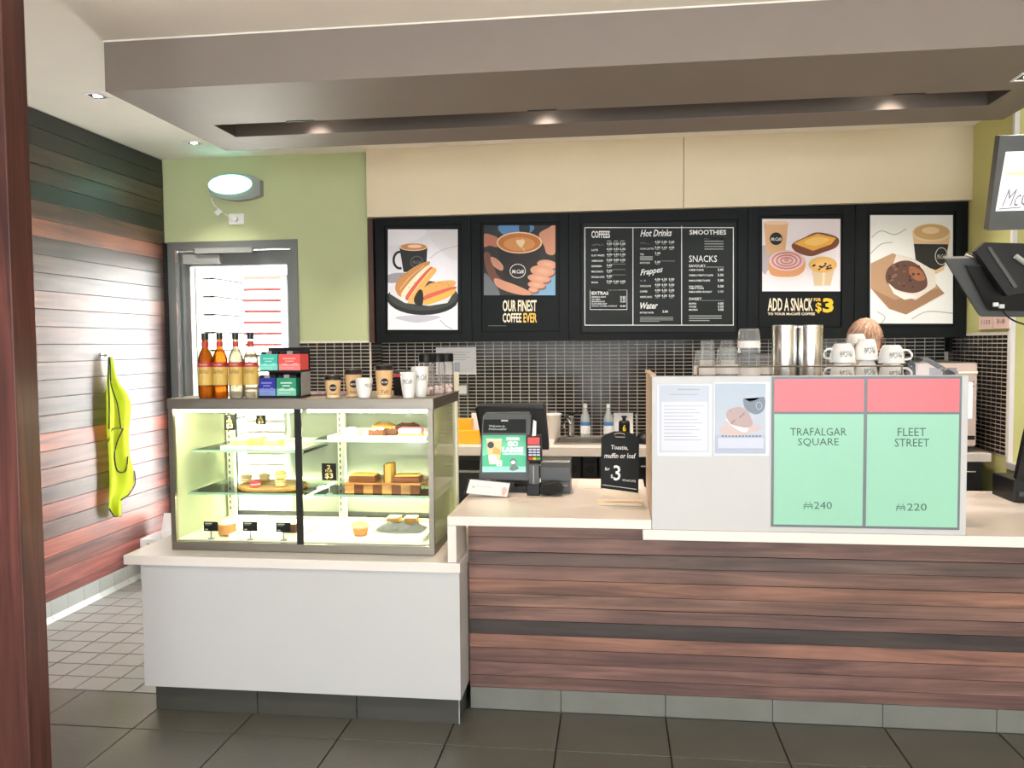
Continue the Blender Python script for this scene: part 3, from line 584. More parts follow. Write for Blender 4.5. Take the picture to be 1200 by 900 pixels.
for (px, m, lb) in ((450, M_dough, 'golden round bun on the back tray of the upper right shelf'), (478, M_choc, 'chocolate sprinkled bun on the back tray of the upper right shelf')):
    x = at(px, 500, Y=3.8).x; t = thing('round_bun', lb, 'bun', (x, 3.8, zt_), 'buns on the back tray'); b = nb(); lathe(b, [(.045, 0), (.06, .012), (.055, .03), (.03, .042)], (x, 3.8, zt_), 16); obj('bun', b, m, t, True)
    b = nb(); lathe(b, [(.04, 0), (.02, .006)], (x, 3.8, zt_+.037), 14); obj('topping', b, M_glaze, t, True)
zc = ZS['rm']+.0045
bd = thing('checked_board', 'checked wooden board with loaf slices on the middle right shelf', 'board', (-1.0, 3.6, zc)); X0 = at(404, 570, Y=3.53).x; X1 = at(492, 570, Y=3.53).x
box_obj('board_top', M_board, bd, X0-.005, X1+.005, 3.525, 3.76, zc+.04, zc+.046)
n = 8
for k in range(n): box_obj('board_block', M_board if k % 2 == 0 else M_crust, bd, X0+(X1-X0)*k/n, X0+(X1-X0)*(k+1)/n-.001, 3.53, 3.545, zc, zc+.0395)
box_obj('board_back', M_board, bd, X0, X1, 3.735, 3.75, zc, zc+.0395)
zb = zc+.0465
def loaf(x, y, z, label, upright=False):
    t = thing('loaf_slice', label, 'cake slice', (x, y, z), 'loaf slices on the checked board')
    if upright: box_obj('crumb', M_loaf, t, x-.012, x+.018, y-.045, y+.045, z, z+.082, .004, True); box_obj('crust', M_crust, t, x-.0165, x-.0125, y-.045, y+.045, z, z+.08)
    else: box_obj('crust', M_crust, t, x-.062, x+.062, y-.045, y+.045, z, z+.026, .006, True); box_obj('crumb', M_loaf, t, x-.056, x+.056, y-.039, y+.039, z+.0262, z+.034, .004, True)
loaf(at(427, 560, Y=3.58).x, 3.585, zb, 'flat golden loaf slice at the left of the checked board'); loaf(at(478, 560, Y=3.58).x, 3.585, zb, 'flat golden loaf slice at the right of the checked board')
loaf(at(461, 560, Y=3.6).x-.012, 3.585, zb, 'loaf slice standing upright in the middle of the checked board', True)
zc = cz0+.0425
tray('white tray on the lower right deck of the cake case', -1.25, -.83, 3.46, 3.84, zc)
x = at(420, 620, Y=3.5).x; t = thing('muffin', 'small golden muffin on the lower right deck', 'muffin', (x, 3.53, zc+.0065)); b = nb(); lathe(b, [(.028, 0), (.036, .035)], (x, 3.53, zc+.0065), 16); obj('paper_case', b, M_carrot, t, True); b = nb(); lathe(b, [(.036, 0), (.042, .008), (.034, .022), (.012, .03)], (x, 3.53, zc+.042), 16); obj('muffin_top', b, M_glaze, t, True)
b = nb(); x = at(437, 612, Y=3.6).x; random.seed(11); gr = [[b.verts.new((x+.028*i_+random.uniform(-.006, .006), 3.60+.03*j_, zc+.0075+random.uniform(.002, .062)*math.sin(PI*(i_+.3)/8.6)*math.sin(PI*(j_+.4)/5.8))) for j_ in range(6)] for i_ in range(9)]
for i_ in range(8):
    for j_ in range(5): b.faces.new((gr[i_][j_], gr[i_+1][j_], gr[i_+1][j_+1], gr[i_][j_+1]))
bmesh.ops.solidify(b, geom=b.faces[:], thickness=.001)
for v in b.verts: v.co.z = max(v.co.z, zc+.0068)
t = thing('bakery_paper', 'crumpled sheet of white bakery paper on the lower right deck', 'paper', (x, 3.62, zc)); obj('sheet', b, M_paper, t)
for (px, lb) in ((462, 'left of two pale slices at the back of the lower right deck'), (482, 'right of two pale slices at the back of the lower right deck')):
    x = at(px, 600, Y=3.75).x; t = thing('pale_slice', lb, 'cake slice', (x, 3.74, zc+.0065)); box_obj('sponge', M_loaf, t, x-.03, x+.03, 3.72, 3.78, zc+.0065, zc+.045, .004, True); box_obj('icing', M_icing, t, x-.029, x+.029, 3.721, 3.779, zc+.0452, zc+.05)
# price cards in the case
M_card = mat('black_card', S(18, 20, 19), .55, spec=.2)
def price_card(px, py, Y, zbase, label, w_=.05, h=.07, gold=True, lean=0):
    p = at(px, py, Y=Y); t = thing('price_card', label, 'price card', (p.x, Y, zbase), 'black price cards in the cake case'); z = p.z-h/2
    box_obj('card', M_card, t, p.x-w_/2, p.x+w_/2, Y, Y+.003, z, z+h); b = nb(); bx(b, p.x-.003, p.x+.003, Y+.001, Y+.003, zbase, z-.0002); bx(b, p.x-.012, p.x+.012, Y-.008, Y+.012, zbase, zbase+.004) if z-zbase > .01 else None
    obj('clip_stand', b, M_grey, t)
    Pp = Print(quad_map((p.x-w_/2, Y-.0005, z+h), (p.x+w_/2, Y-.0005, z+h), (p.x-w_/2, Y-.0005, z), 10, 10))
    if gold: Pp.text('2', 3.6, 1.0, 6.2, 3.2, S(226, 196, 140)); Pp.text('FOR', 2.6, 3.6, 7.4, 5.2, S(226, 196, 140)); Pp.text('$3', 2.2, 5.7, 7.8, 9.2, S(232, 206, 150), bold=.02)
    else:
        Pp.rect(1, 1.2, 6, 2.3, S(190, 190, 180)); Pp.rect(1, 3, 5, 3.7, S(130, 130, 124)); Pp.rect(1, 7.6, 3, 8.8, S(180, 180, 172))
    Pp.build('lettering', t)
price_card(269, 495, 3.50, ZS['lu']+.0045, 'two for three dollars card on the upper left shelf', .052, .07)
price_card(305.5, 492, 3.80, ZS['lu']+.0045, 'small black card at the back of the upper left shelf', .05, .045)
price_card(385.5, 553, 3.50, ZS['rm']+.0045, 'two for three dollars card on the middle right shelf', .066, .076)
for px, py, lb in ((247, 617, 'left black label card on the lower left deck'), (293, 617, 'middle black label card on the lower left deck'), (332, 618, 'right black label card on the lower left deck')):
    price_card(px, py, 3.435, cz0+.0425, lb, .066, .042, False)

# ================================================================== MENU BOARDS
YB = 5.70; ZB0, ZB1 = 1.618, 2.497
edges = [at(440, 330, Y=YB).x, at(552.5, 330, Y=YB).x, at(666.5, 330, Y=YB).x, at(876, 330, Y=YB).x, at(1001.5, 330, Y=YB).x, XN-.004]
def board(k, label, name='menu_board'):
    x0, x1 = edges[k]+.0015, edges[k+1]-.0015
    t = thing(name, label, 'menu board', ((x0+x1)/2, 5.84, ZB0), 'menu boards above the service area')
    box_obj('housing', M_blackm, t, x0, x1, YB+.02, YR-.006, ZB0, ZB1); return t, x0, x1
def bframe(t, x0, x1, px):
    """outer rim and the poster recess behind it"""
    X0, X1, Z0, Z1 = wrect(*px, YB); b = nb(); q = .001
    bx(b, x0, X0, YB, YB+.02, ZB0, ZB1, q); bx(b, X1, x1, YB, YB+.02, ZB0, ZB1, q); bx(b, X0, X1, YB, YB+.02, ZB0, Z0, q); bx(b, X0, X1, YB, YB+.02, Z1, ZB1, q); obj('rim', b, M_blackm, t)
    box_obj('poster_panel', M_blackm, t, X0+.006, X1-.006, YB+.012, YB+.0195, Z0+.006, Z1-.006); return X0, X1, Z0, Z1
YP = YB+.0115
CREAM, GOLD = S(240, 228, 200), S(240, 196, 92)
# board 1: mug and toasted sandwich
t, x0, x1 = board(0, 'menu board picturing a black mug and a toasted sandwich on a plate'); bframe(t, x0, x1, (451, 264, 541, 391))
sA = 5.217; P = Print(plane_y(YP, sA, 440, 240)); P.clip = (76, 150, 503, 764)
P.rect(76, 150, 503, 764, S(214, 213, 220), S(234, 234, 244)); P.blob([(76, 150), (300, 150), (260, 210), (76, 250)], S(226, 225, 232)); P.blob([(330, 180), (503, 160), (503, 330), (420, 300)], S(212, 210, 214)); P.line([(330, 330), (400, 280), (503, 250)], 5, S(180, 178, 186), 5)
P.blob([(76, 430), (160, 415), (240, 430), (160, 470), (76, 475)], S(150, 150, 156)); P.line([(395, 705), (430, 740), (470, 760)], 4, S(140, 140, 152)); P.blob([(120, 690), (250, 675), (400, 685), (260, 720)], S(190, 190, 202))
P.ell(292, 570, 222, 104, S(46, 49, 48)); P.ell(292, 556, 210, 92, S(66, 70, 68)); P.ring(150, 338, 46, 58, 15, S(40, 40, 42), a0=PI*.42, a1=PI*1.62)
P.poly([(147, 262), (318, 262), (311, 380), (270, 405), (172, 412)], S(44, 46, 48)); P.ell(233, 258, 86, 24, S(216, 188, 160)); P.ell(233, 257, 79, 19, S(190, 128, 84)); P.ell(240, 254, 44, 11, S(232, 196, 166)); P.ring(253, 350, 38, 37, 2.5, S(120, 120, 118)); P.text('McCafé', 228, 342, 280, 362, S(120, 120, 118), shear=.3)
P.poly([(84, 505), (150, 470), (260, 560), (500, 500), (440, 600), (330, 618), (180, 600), (90, 545)], S(216, 216, 222))
P.blob([(122, 500), (140, 455), (230, 385), (310, 348), (332, 362), (255, 470), (190, 555), (150, 560), (126, 530)], S(190, 136, 84)); P.blob([(160, 540), (240, 440), (318, 372), (336, 385), (255, 480), (182, 565)], S(232, 214, 186)); P.blob([(185, 560), (250, 470), (330, 385), (348, 398), (270, 490), (205, 580)], S(204, 96, 84)); P.blob([(200, 590), (262, 490), (345, 390), (374, 402), (330, 460), (240, 590), (215, 602)], S(228, 172, 96))
P.blob([(290, 520), (330, 485), (400, 466), (480, 463), (488, 490), (440, 510), (360, 535), (300, 560)], S(218, 166, 98)); P.blob([(296, 560), (370, 530), (480, 500), (488, 516), (400, 545), (300, 585)], S(206, 98, 84)); P.blob([(300, 585), (400, 545), (482, 515), (478, 545), (400, 585), (310, 612)], S(236, 176, 84)); [P.ell(random.uniform(150, 250), random.uniform(410, 520), 4, 3, S(150, 100, 60), n=7) for k in range(14)]; [P.ell(random.uniform(330, 450), random.uniform(475, 500), 4, 3, S(176, 124, 70), n=7) for k in range(10)]; P.line([(150, 520), (210, 445), (300, 372)], 5, S(232, 186, 130), 4); P.line([(205, 575), (270, 482), (345, 398)], 4, S(244, 214, 150), 4); P.blob([(238, 570), (270, 518), (292, 540), (288, 612), (245, 605)], S(44, 44, 38))
P.build('printed_picture', t)
# board 2: coffee cup in two hands
t, x0, x1 = board(1, 'menu board picturing a coffee cup held in two hands, our finest coffee ever'); bframe(t, x0, x1, (563.5, 261, 655.5, 389))
P = Print(plane_y(YP, sA, 440, 240)); P.clip = (663, 126, 1100, 553); P.rect(663, 126, 1100, 553, S(58, 56, 56)); P.blob([(760, 126), (960, 126), (930, 180), (790, 185)], S(92, 138, 186)); P.blob([(880, 126), (940, 126), (935, 180), (890, 185)], S(48, 60, 72)); P.blob([(663, 126), (745, 126), (720, 175), (663, 182)], S(46, 52, 58)); P.blob([(985, 470), (1040, 420), (1100, 400), (1100, 553), (960, 553)], S(124, 166, 198)); P.blob([(663, 420), (720, 470), (760, 553), (663, 553)], S(110, 116, 122))
sk, sk2 = S(206, 150, 124), S(184, 122, 100)
P.blob([(663, 180), (720, 188), (760, 215), (752, 260), (700, 250), (663, 255)], sk2); P.blob([(1000, 180), (1060, 140), (1100, 128), (1100, 290), (1050, 300), (1030, 250)], sk); P.blob([(663, 300), (700, 300), (740, 420), (800, 480), (720, 470), (680, 400)], S(120, 84, 72))
P.poly([(742, 240), (1018, 240), (990, 370), (955, 510), (900, 540), (820, 510), (775, 410)], S(52, 50, 48)); P.ell(880, 232, 139, 66, S(236, 208, 178)); P.ell(880, 232, 131, 59, S(196, 122, 66)); P.ell(880, 240, 96, 42, S(214, 150, 92)); P.blob([(888, 260), (862, 232), (866, 214), (884, 216), (898, 210), (912, 220), (908, 240)], S(240, 214, 180)); P.line([(888, 255), (905, 268), (912, 284)], 4, S(236, 206, 170))
P.blob([(705, 320), (740, 330), (780, 372), (776, 402), (745, 392), (715, 365)], sk); P.blob([(730, 450), (800, 470), (880, 500), (950, 535), (945, 553), (870, 548), (780, 520), (735, 490)], sk)
for (a, c, w2, h2) in ((1050, 365, 62, 28), (1020, 405, 74, 34), (1000, 450, 70, 26), (985, 490, 54, 22), (965, 520, 30, 16)): P.ell(a+6, c+8, w2, h2, S(140, 88, 74), rot=.12); P.ell(a, c, w2, h2, sk, S(222, 172, 146), rot=.12)
P.ring(870, 405, 49, 44, 4, S(236, 236, 232)); P.text('McCafé', 834, 396, 908, 420, S(236, 236, 232), shear=.3, bold=.015); P.build('printed_picture', t)
P = Print(plane_y(YP, sA, 440, 240)); P.text('OUR FINEST', 778, 582, 985, 652, CREAM, bold=.022); P.text('COFFEE', 778, 662, 893, 720, CREAM, bold=.022); P.text('EVER', 905, 662, 987, 720, GOLD, bold=.022); P.rect(688, 738, 800, 741, S(120, 120, 118)); P.build('lettering', t)
# board 3: chalk menu
t, x0, x1 = board(2, 'wide black menu board listing coffees, hot drinks, smoothies and snacks in white'); bframe(t, x0, x1, (680, 259, 865, 390))
sB = 5.627; W = S(226, 230, 230); W2 = S(168, 174, 174); mpB = plane_y(YP, sB, 670, 240)     # u = (px-670)*s
P = Print(mpB); c2 = 563                                                            # right crop starts 100 px further on
P.rect(72, 118, 1078, 838, S(24, 29, 29)); P.frame(84, 148, 1068, 796, 5, W); P.rect(401, 148, 406, 796, W); P.rect(722, 140, 727, 792, W); P.build('ruled_panel', t)
def heading(*a, **k):
    q = Print(mpB, h0=6e-3); q.text(*a, **k); q.build('heading_lettering', t)
P = Print(mpB); heading('COFFEES', 130, 172, 252, 220, W, bold=.03)
def prices(P, xs, y, n=3, hgt=15):
    for k in range(n): P.text(('4.00', '4.50', '5.00', '3.60')[(k+int(y)) % 4], xs[k], y, xs[k]+36, y+hgt, W, bold=.02); P.rect(xs[k]+4, y+hgt+5, xs[k]+28, y+hgt+8, W2)
cols = (230, 275, 318)
for k, (s_, n) in enumerate((('CAPPUCCINO', 3), ('LATTE', 3), ('FLAT WHITE', 3), ('AMERICANO', 3), ('ESPRESSO', 1), ('MACCHIATO', 1), ('PICCOLO LATTE', 1), ('MOCHA', 3))):
    y = 257+k*35.6; P.text(s_, 131, y, 131+min(84, 8.4*len(s_)), y+12, W, bold=.02); prices(P, cols, y-8, n)
    if n == 1: P.rect(268, y-9, 355, y-7, W2)
for x in cols: P.rect(x+2, 237, x+30, 242, W2)
P.build('coffee_list', t)['kind'] = 'stuff'
P = Print(mpB); P.frame(120, 560, 366, 692, 3, W); heading('EXTRAS', 132, 572, 242, 594, W, bold=.025)
for k, s_ in enumerate(('ESPRESSO SHOT', 'SOY MILK', 'MARSHMALLOWS', 'FLAVOURED SHOT', 'VANILLA, CARAMEL, HAZELNUT')): P.text(s_, 132, 603+k*15, 132+min(168, 7.2*len(s_)), 613+k*15, W, bold=.015)
for k in (0, 1, 2, 4): P.text(('0.60', '0.70')[k % 2], 320, 601+k*15, 356, 614+k*15, W, bold=.02)
P.build('extras_list', t)['kind'] = 'stuff'
P = Print(mpB); heading('Hot Drinks', 452, 166, 660, 212, W, shear=.3, bold=.02, tilt=4)
cols = (548, 592, 640)
for k, (s_, n) in enumerate((('HOT CHOCOLATE', 3), ('CHAI LATTE', 3), ('TEA', 1))): y = 247+k*37; P.text(s_, 450, y, 450+min(90, 9*len(s_)), y+12, W, bold=.02); prices(P, cols, y-10, n)
for k in range(3): P.rect(450, 340+k*10, 534, 346+k*10, W2)
P.text('BABYCCINO', 450, 377, 516, 389, W, bold=.02); prices(P, cols, 370, 1); P.rect(590, 370, 680, 372, W2); P.build('hot_drinks_list', t)['kind'] = 'stuff'
P = Print(mpB); heading('Frappes', 452, 428, 600, 480, W, shear=.3, bold=.02, tilt=24)
for k, s_ in enumerate(('MOCHA', 'CHOCOLATE', 'COFFEE', 'WHITE CHOC')): y = 494+k*36; P.text(s_, 450, y, 450+8*len(s_), y+12, W, bold=.02); prices(P, cols, y-10, 3)
heading('Water', 452, 645, 568, 688, W, shear=.3, bold=.02, tilt=3); P.text('BOTTLED WATER', 450, 706, 540, 717, W, bold=.02); P.text('3.00', 598, 696, 634, 712, W, bold=.02)
for k in range(4): P.rect(450, 740+k*9, 668-(k == 3)*90, 743+k*9, W2)
P.build('frappe_list', t)['kind'] = 'stuff'
P = Print(mpB); o_ = c2; heading('SMOOTHIES', o_+213, 166, o_+455, 198, W, bold=.025)
for k in range(5): P.rect(o_+312, 222+k*17, o_+438, 226+k*17, W2)
heading('SNACKS', o_+210, 335, o_+394, 378, W); P.text('SAVOURY', o_+210, 394, o_+320, 412, W, bold=.01); P.rect(o_+320, 409, o_+440, 412, W2)
for k, s_ in enumerate(('CHEESE TOASTIE', 'CHEESE & TOMATO TOASTIE', 'HAM & CHEESE TOASTIE', 'HAM, CHEESE &', 'HAM & CHEESE CROISSANT')):
    y = (424, 459, 494, 533, 568)[k]; P.text(s_, o_+210, y, o_+210+6.9*len(s_), y+12, W, bold=.02); P.text(('5.00', '5.50')[k % 2], o_+400, y-4, o_+438, y+12, W if k < 4 else W2, bold=.02)
P.text('TOMATO TOASTIE', o_+210, 546, o_+308, 557, W, bold=.02); P.text('SWEET', o_+210, 612, o_+294, 630, W, bold=.01); P.rect(o_+294, 630, o_+440, 632, W2)
for k, s_ in enumerate(('MUFFIN', 'COOKIE', 'MACARON')): P.text(s_, o_+210, 646+k*20, o_+210+8*len(s_), 658+k*20, W, bold=.02); P.text(('4.00', '3.50')[k % 2], o_+400, 643+k*20, o_+438, 659+k*20, W, bold=.02)
for k in range(3): P.rect(o_+210, 730+k*15, o_+425-(k == 2)*80, 736+k*15, W2)
P.build('snack_list', t)['kind'] = 'stuff'
# board 4: pastries
sD = 4.444; t, x0, x1 = board(3, 'menu board picturing a paper cup with pastries, add a snack for three dollars'); bframe(t, x0, x1, (889, 252, 987, 384))
P = Print(plane_y(YP, sD, 875, 230)); P.clip = (81, 118, 488, 495); P.rect(81, 118, 488, 495, S(232, 222, 226), S(242, 234, 240)); P.blob([(81, 260), (160, 280), (260, 330), (140, 400), (81, 390)], S(186, 176, 180))
P.poly([(90, 138), (217, 138), (200, 296), (150, 304), (102, 296)], S(222, 178, 134)); P.ell(153, 138, 64, 11, S(232, 202, 168)); P.ell(153, 221, 33, 33, S(38, 38, 38)); P.text('McCafé', 126, 214, 182, 232, S(220, 220, 214), shear=.3, bold=.02)
P.blob([(236, 250), (300, 215), (370, 188), (472, 214), (470, 262), (400, 292), (330, 312), (255, 288)], S(130, 78, 52)); P.poly([(246, 246), (300, 220), (370, 194), (466, 218), (440, 250), (345, 284)], S(240, 176, 76)); P.blob([(300, 240), (360, 212), (430, 226), (360, 258)], S(250, 206, 116))
P.ell(205, 402, 104, 36, S(236, 228, 228)); P.blob([(115, 380), (120, 330), (170, 290), (240, 288), (298, 320), (302, 380), (260, 415), (180, 420), (130, 410)], S(224, 160, 112)); P.ell(208, 335, 92, 54, S(236, 196, 194))
for k, r in enumerate((78, 56, 34)): P.ring(208, 335, r, r*.58, 8, S(196, 130, 122))
P.ell(208, 333, 14, 9, S(214, 150, 140)); P.poly([(340, 384), (456, 384), (436, 464), (352, 466)], S(220, 196, 160)); P.poly([(395, 384), (410, 384), (404, 466), (392, 466)], S(238, 220, 190)); P.ell(396, 356, 74, 42, S(228, 178, 100), S(244, 204, 130))
for k in range(14): P.ell(random.uniform(345, 448), random.uniform(334, 380), 7, 5, S(70, 48, 36), n=8)
P.build('printed_picture', t)
P = Print(plane_y(YP, sD, 875, 230)); P.text('ADD A SNACK', 110, 530, 345, 598, CREAM, bold=.02); P.text('TO YOUR McCAFÉ COFFEE', 110, 603, 355, 619, CREAM, bold=.03); P.text('FOR', 350, 530, 387, 547, GOLD, bold=.04); P.text('$', 358, 553, 390, 609, S(244, 196, 50), bold=.02); P.text('3', 396, 530, 453, 606, S(244, 196, 50), bold=.04); P.build('lettering', t)
# board 5: muffin and latte
t, x0, x1 = board(4, 'menu board picturing a chocolate muffin on brown paper beside a latte'); bframe(t, x0, x1, (1016.5, 248, 1119.5, 383))
P = Print(plane_y(YP, sD, 875, 230)); P.clip = (643, 98, 1074, 663); P.rect(643, 98, 1074, 663, S(234, 236, 234), S(244, 246, 248))
for q in ([(650, 215), (700, 180), (770, 200), (830, 170)], [(643, 300), (700, 250), (760, 240)], [(680, 600), (720, 630), (700, 663)], [(860, 640), (940, 600), (1074, 610)]): P.line(q, 5, S(180, 182, 184), 5)
P.poly([(864, 196), (1060, 196), (1046, 300), (1025, 385), (985, 405), (885, 370)], S(224, 190, 150)); P.poly([(870, 248), (1050, 250), (1030, 360), (985, 384), (882, 352)], S(48, 48, 46)); P.ell(962, 190, 100, 48, S(228, 206, 172)); P.ell(962, 186, 92, 40, S(206, 170, 118)); P.ell(958, 178, 46, 18, S(232, 206, 164)); P.ring(1014, 312, 34, 46, 4, S(206, 206, 200)); P.text('McCafé', 990, 302, 1040, 326, S(206, 206, 200), shear=.4)
P.poly([(645, 350), (760, 296), (900, 360), (1030, 506), (830, 616), (740, 586), (645, 478)], S(186, 152, 122)); P.poly([(645, 478), (770, 540), (1000, 480), (1030, 506), (830, 616), (745, 586)], S(166, 128, 100)); P.poly([(780, 300), (860, 320), (980, 390), (985, 470), (880, 540), (780, 510), (735, 440)], S(228, 222, 214))
P.blob([(722, 420), (740, 370), (800, 338), (860, 340), (915, 380), (940, 440), (930, 480), (870, 504), (790, 490), (738, 460)], S(104, 76, 66)); P.blob([(850, 365), (905, 385), (930, 430), (890, 440), (850, 410)], S(170, 110, 80))
for k in range(22): P.ell(random.uniform(740, 915), random.uniform(360, 478), random.uniform(5, 11), random.uniform(4, 8), S(78, 54, 48) if k % 2 else S(136, 104, 92), n=9)
P.poly([(735, 450), (790, 500), (860, 512), (890, 528), (820, 540), (765, 508)], S(238, 234, 228)); P.build('printed_picture', t)
b = nb(); p = at(1113, 395, Y=5.9); q = at(1133, 412, Y=5.9); bx(b, p.x, XN-.01, 5.9, YR-.006, q.z, 1.617); struct('trim_7', b, M_blackm, 'black strip under the last menu board')  # small black box below the right end of the boards

# ================================================================== ON TOP OF THE CAKE CASE
ZT = cz1+.0006
M_cap = mat('bottle_cap', S(44, 44, 46), .35, .3); M_label = mat('gold_label', S(216, 182, 96), .5, var=.04); M_lred = mat('red_label', S(184, 60, 62), .5)
def syrup(px, Y, m, lb):
    p = at(px, 466, Y=Y); t = thing('syrup_bottle', lb, 'bottle', (p.x, Y, ZT), 'syrup bottles on the cake case'); c = (p.x, Y, ZT); r = .0325
    b = nb(); lathe(b, [(r*.9, 0), (r, .006), (r, .165), (r*.93, .183), (r*.7, .202), (.014, .218), (.0125, .226), (.0125, .262)], c, 22); obj('bottle', b, m, t, True)
    b = nb(); lathe(b, [(.0145, .258), (.0145, .286)], c, 14); obj('cap', b, M_cap, t, True); b = nb(); lathe(b, [(.0142, .226), (.0146, .249), ], c, 14); obj('neck_label', b, M_lred, t)
    b = nb(); lathe(b, [(r+.0008, .057), (r+.0008, .137)], c, 22, cap0=False, cap1=False); lb_ = obj('front_label', b, M_label, t); b = nb(); lathe(b, [(r+.0009, .137), (r+.0009, .157)], c, 22, cap0=False, cap1=False); obj('red_band', b, M_lred, t)
    def wrap(u, v, h): a = -PI/2+.12+u/(r); rr = r+.0013+h; return Vector((c[0]+rr*math.cos(a), Y+rr*math.sin(a), ZT+v))
    Pp = Print(wrap); Pp.text('DaVinci', -.024, .128, .024, .108, S(80, 62, 30), shear=.4)
    Pp.v = Pp.v; Pp.text('GOURMET', -.018, .150, .018, .144, S(240, 226, 214)); Pp.build('label_script', lb_)
M_amb2 = glass('amber_syrup_glass', (.60, .28, .06, 1), .25, .05, (.32, S(196, 104, 24))); M_clr2 = glass('clear_syrup_glass', (.42, .40, .32, 1), .25, .05, (.3, S(210, 200, 172)))
syrup(242, 3.452, M_amb2, 'leftmost amber syrup bottle on the cake case'); syrup(259, 3.455, M_amb2, 'second amber syrup bottle from the left on the cake case'); syrup(277.5, 3.452, M_clr2, 'clear syrup bottle third from the left on the cake case'); syrup(295, 3.452, M_clr2, 'clear syrup bottle beside the stacked tea boxes')
# tea boxes in two tiers
def teabox(px0, py0, px1, py1, Y, cols, lb, z):
    X0 = at(px0, 440, Y=Y).x; X1 = at(px1, 440, Y=Y).x; h = at(px0, py0, Y=Y).z-at(px0, py1, Y=Y).z; d = .10
    t = thing('tea_box', lb, 'tea box', ((X0+X1)/2, Y+.05, z), 'tea boxes on the cake case'); b = nb(); bx(b, X0, X1, Y+.0006, Y+d, z, z+h*.86, .001); obj('carton', b, mat('carton_'+lb[:12], cols[0], .5, var=.04), t)
    b = nb(); bx(b, X0+.002, X1-.002, Y+.01, Y+d, z+h*.86, z+h, .001); obj('open_flap', b, M_black, t); b = nb(); bx(b, (X0+X1)/2-.012, (X0+X1)/2+.012, Y+.004, Y+.01, z+h*.86, z+h+.002); obj('tab', b, M_grey, t)
    Pp = Print(quad_map((X0, Y, z+h*.86), (X1, Y, z+h*.86), (X0, Y, z), 10, 10)); Pp.rect(0, 0, 10, 6, cols[0]); Pp.rect(0, 6, 10, 10, cols[1]); Pp.rect(2, 2.3, 8, 3.2, cols[2]); Pp.rect(3, 4, 7, 4.8, cols[2]); Pp.blob([(1, 7), (3, 5.6), (5, 6.6), (8, 5.4), (9, 7)], cols[2]); Pp.rect(1, 8.2, 7, 8.8, cols[2]); Pp.build('printed_front', t)
Yt = 3.46
hh = at(310, 438, Y=Yt).z-at(310, 461, Y=Yt).z
rk = thing('tea_rack', 'black rack holding two tiers of tea boxes on the cake case', 'rack', (at(327, 464, Y=Yt).x, Yt+.06, ZT)); X0 = at(301, 440, Y=Yt).x; X1 = at(352, 440, Y=Yt).x
zA = ZT+.008; zB_ = at(325, 434, Y=Yt).z
box_obj('tier_shelf', M_black, rk, X0, X1, Yt-.004, Yt+.115, ZT, zA-.0005); box_obj('tier_shelf', M_black, rk, X0+.003, X1+.001, Yt-.002, Yt+.115, zB_-.008, zB_-.0006); box_obj('back_panel', M_black, rk, X0+.003, X1, Yt+.116, Yt+.12, ZT, zB_+.1); box_obj('side_panel', M_grey, rk, X1-.0012, X1+.0012, Yt+.01, Yt+.115, zA, zB_-.0085)
teabox(302, 438, 322.5, 462, Yt, (S(46, 52, 150), S(128, 160, 214), S(130, 132, 214)), 'dark blue tea box on the lower tier', zA); teabox(324, 438, 346.5, 462, Yt, (S(52, 148, 116), S(130, 206, 178), S(186, 226, 206)), 'dark green tea box on the lower tier', zA)
teabox(304.5, 412, 325.5, 434, Yt, (S(74, 190, 172), S(124, 216, 200), S(150, 226, 214)), 'turquoise tea box on the upper tier', zB_); teabox(327, 412, 352, 434, Yt, (S(236, 92, 92), S(244, 130, 130), S(246, 168, 164)), 'coral red tea box on the upper tier', zB_)
# cups
def logo_disc(P, cx, cy, r):
    P.ell(cx, cy, r, r, S(34, 30, 28)); P.text('McCafé', cx-r*.8, cy+r*.22, cx+r*.8, cy-r*.28, S(226, 222, 214), shear=.3, bold=.02)
def paper_cup(px, Y, zt_px, w_top, lb, word):
    p = at(px, 466, Y=Y); zt2 = at(px, zt_px, Y=Y).z-ZT; r1 = w_top/2; r0 = r1*.76; h = zt2; lidh = .020; hb = h-lidh
    t = thing('paper_cup', lb, 'paper cup', (p.x, Y, ZT), 'lidded paper cups on the cake case'); c = (p.x, Y, ZT)
    b = nb(); lathe(b, [(r0, 0), (r0+.1*(r1-r0), .012), (r1*.98, hb)], c, 24); cb_ = obj('cup', b, M_kraft, t, True); b = nb(); lathe(b, [(r0*1.005, .001), (r0*1.02+.0004, .012)], c, 24); obj('base_band', b, mat('cup_base', S(244, 222, 176), .5), t)
    b = nb(); lathe(b, [(r1*1.04, hb-.003), (r1*1.06, hb+.002), (r1*1.0, hb+.006), (r1*.94, hb+lidh-.002), (r1*.84, hb+lidh)], c, 24); obj('lid', b, M_lid, t, True)
    def wrap(u, v, k): rr = r0+(r1*.98-r0)*v/hb+.0006+k; a = -PI/2+.15+u/rr; return Vector((c[0]+rr*math.cos(a), Y+rr*math.sin(a), ZT+v))
    P = Print(wrap); logo_disc(P, .006, hb*.56, r1*.42); P.text(word, -.012, hb*.27, .022, hb*.17, S(60, 44, 32), shear=.1); P.build('cup_print', cb_)
paper_cup(390.5, 3.445, 439, .074, 'small lidded kraft paper cup at the left of the cup row', 'Small'); paper_cup(414.5, 3.52, 432.5, .078, 'medium lidded kraft paper cup behind a white cup', 'Medium'); paper_cup(450.5, 3.455, 427.5, .078, 'tall lidded kraft paper cup in the middle of the cup row', 'Tall')
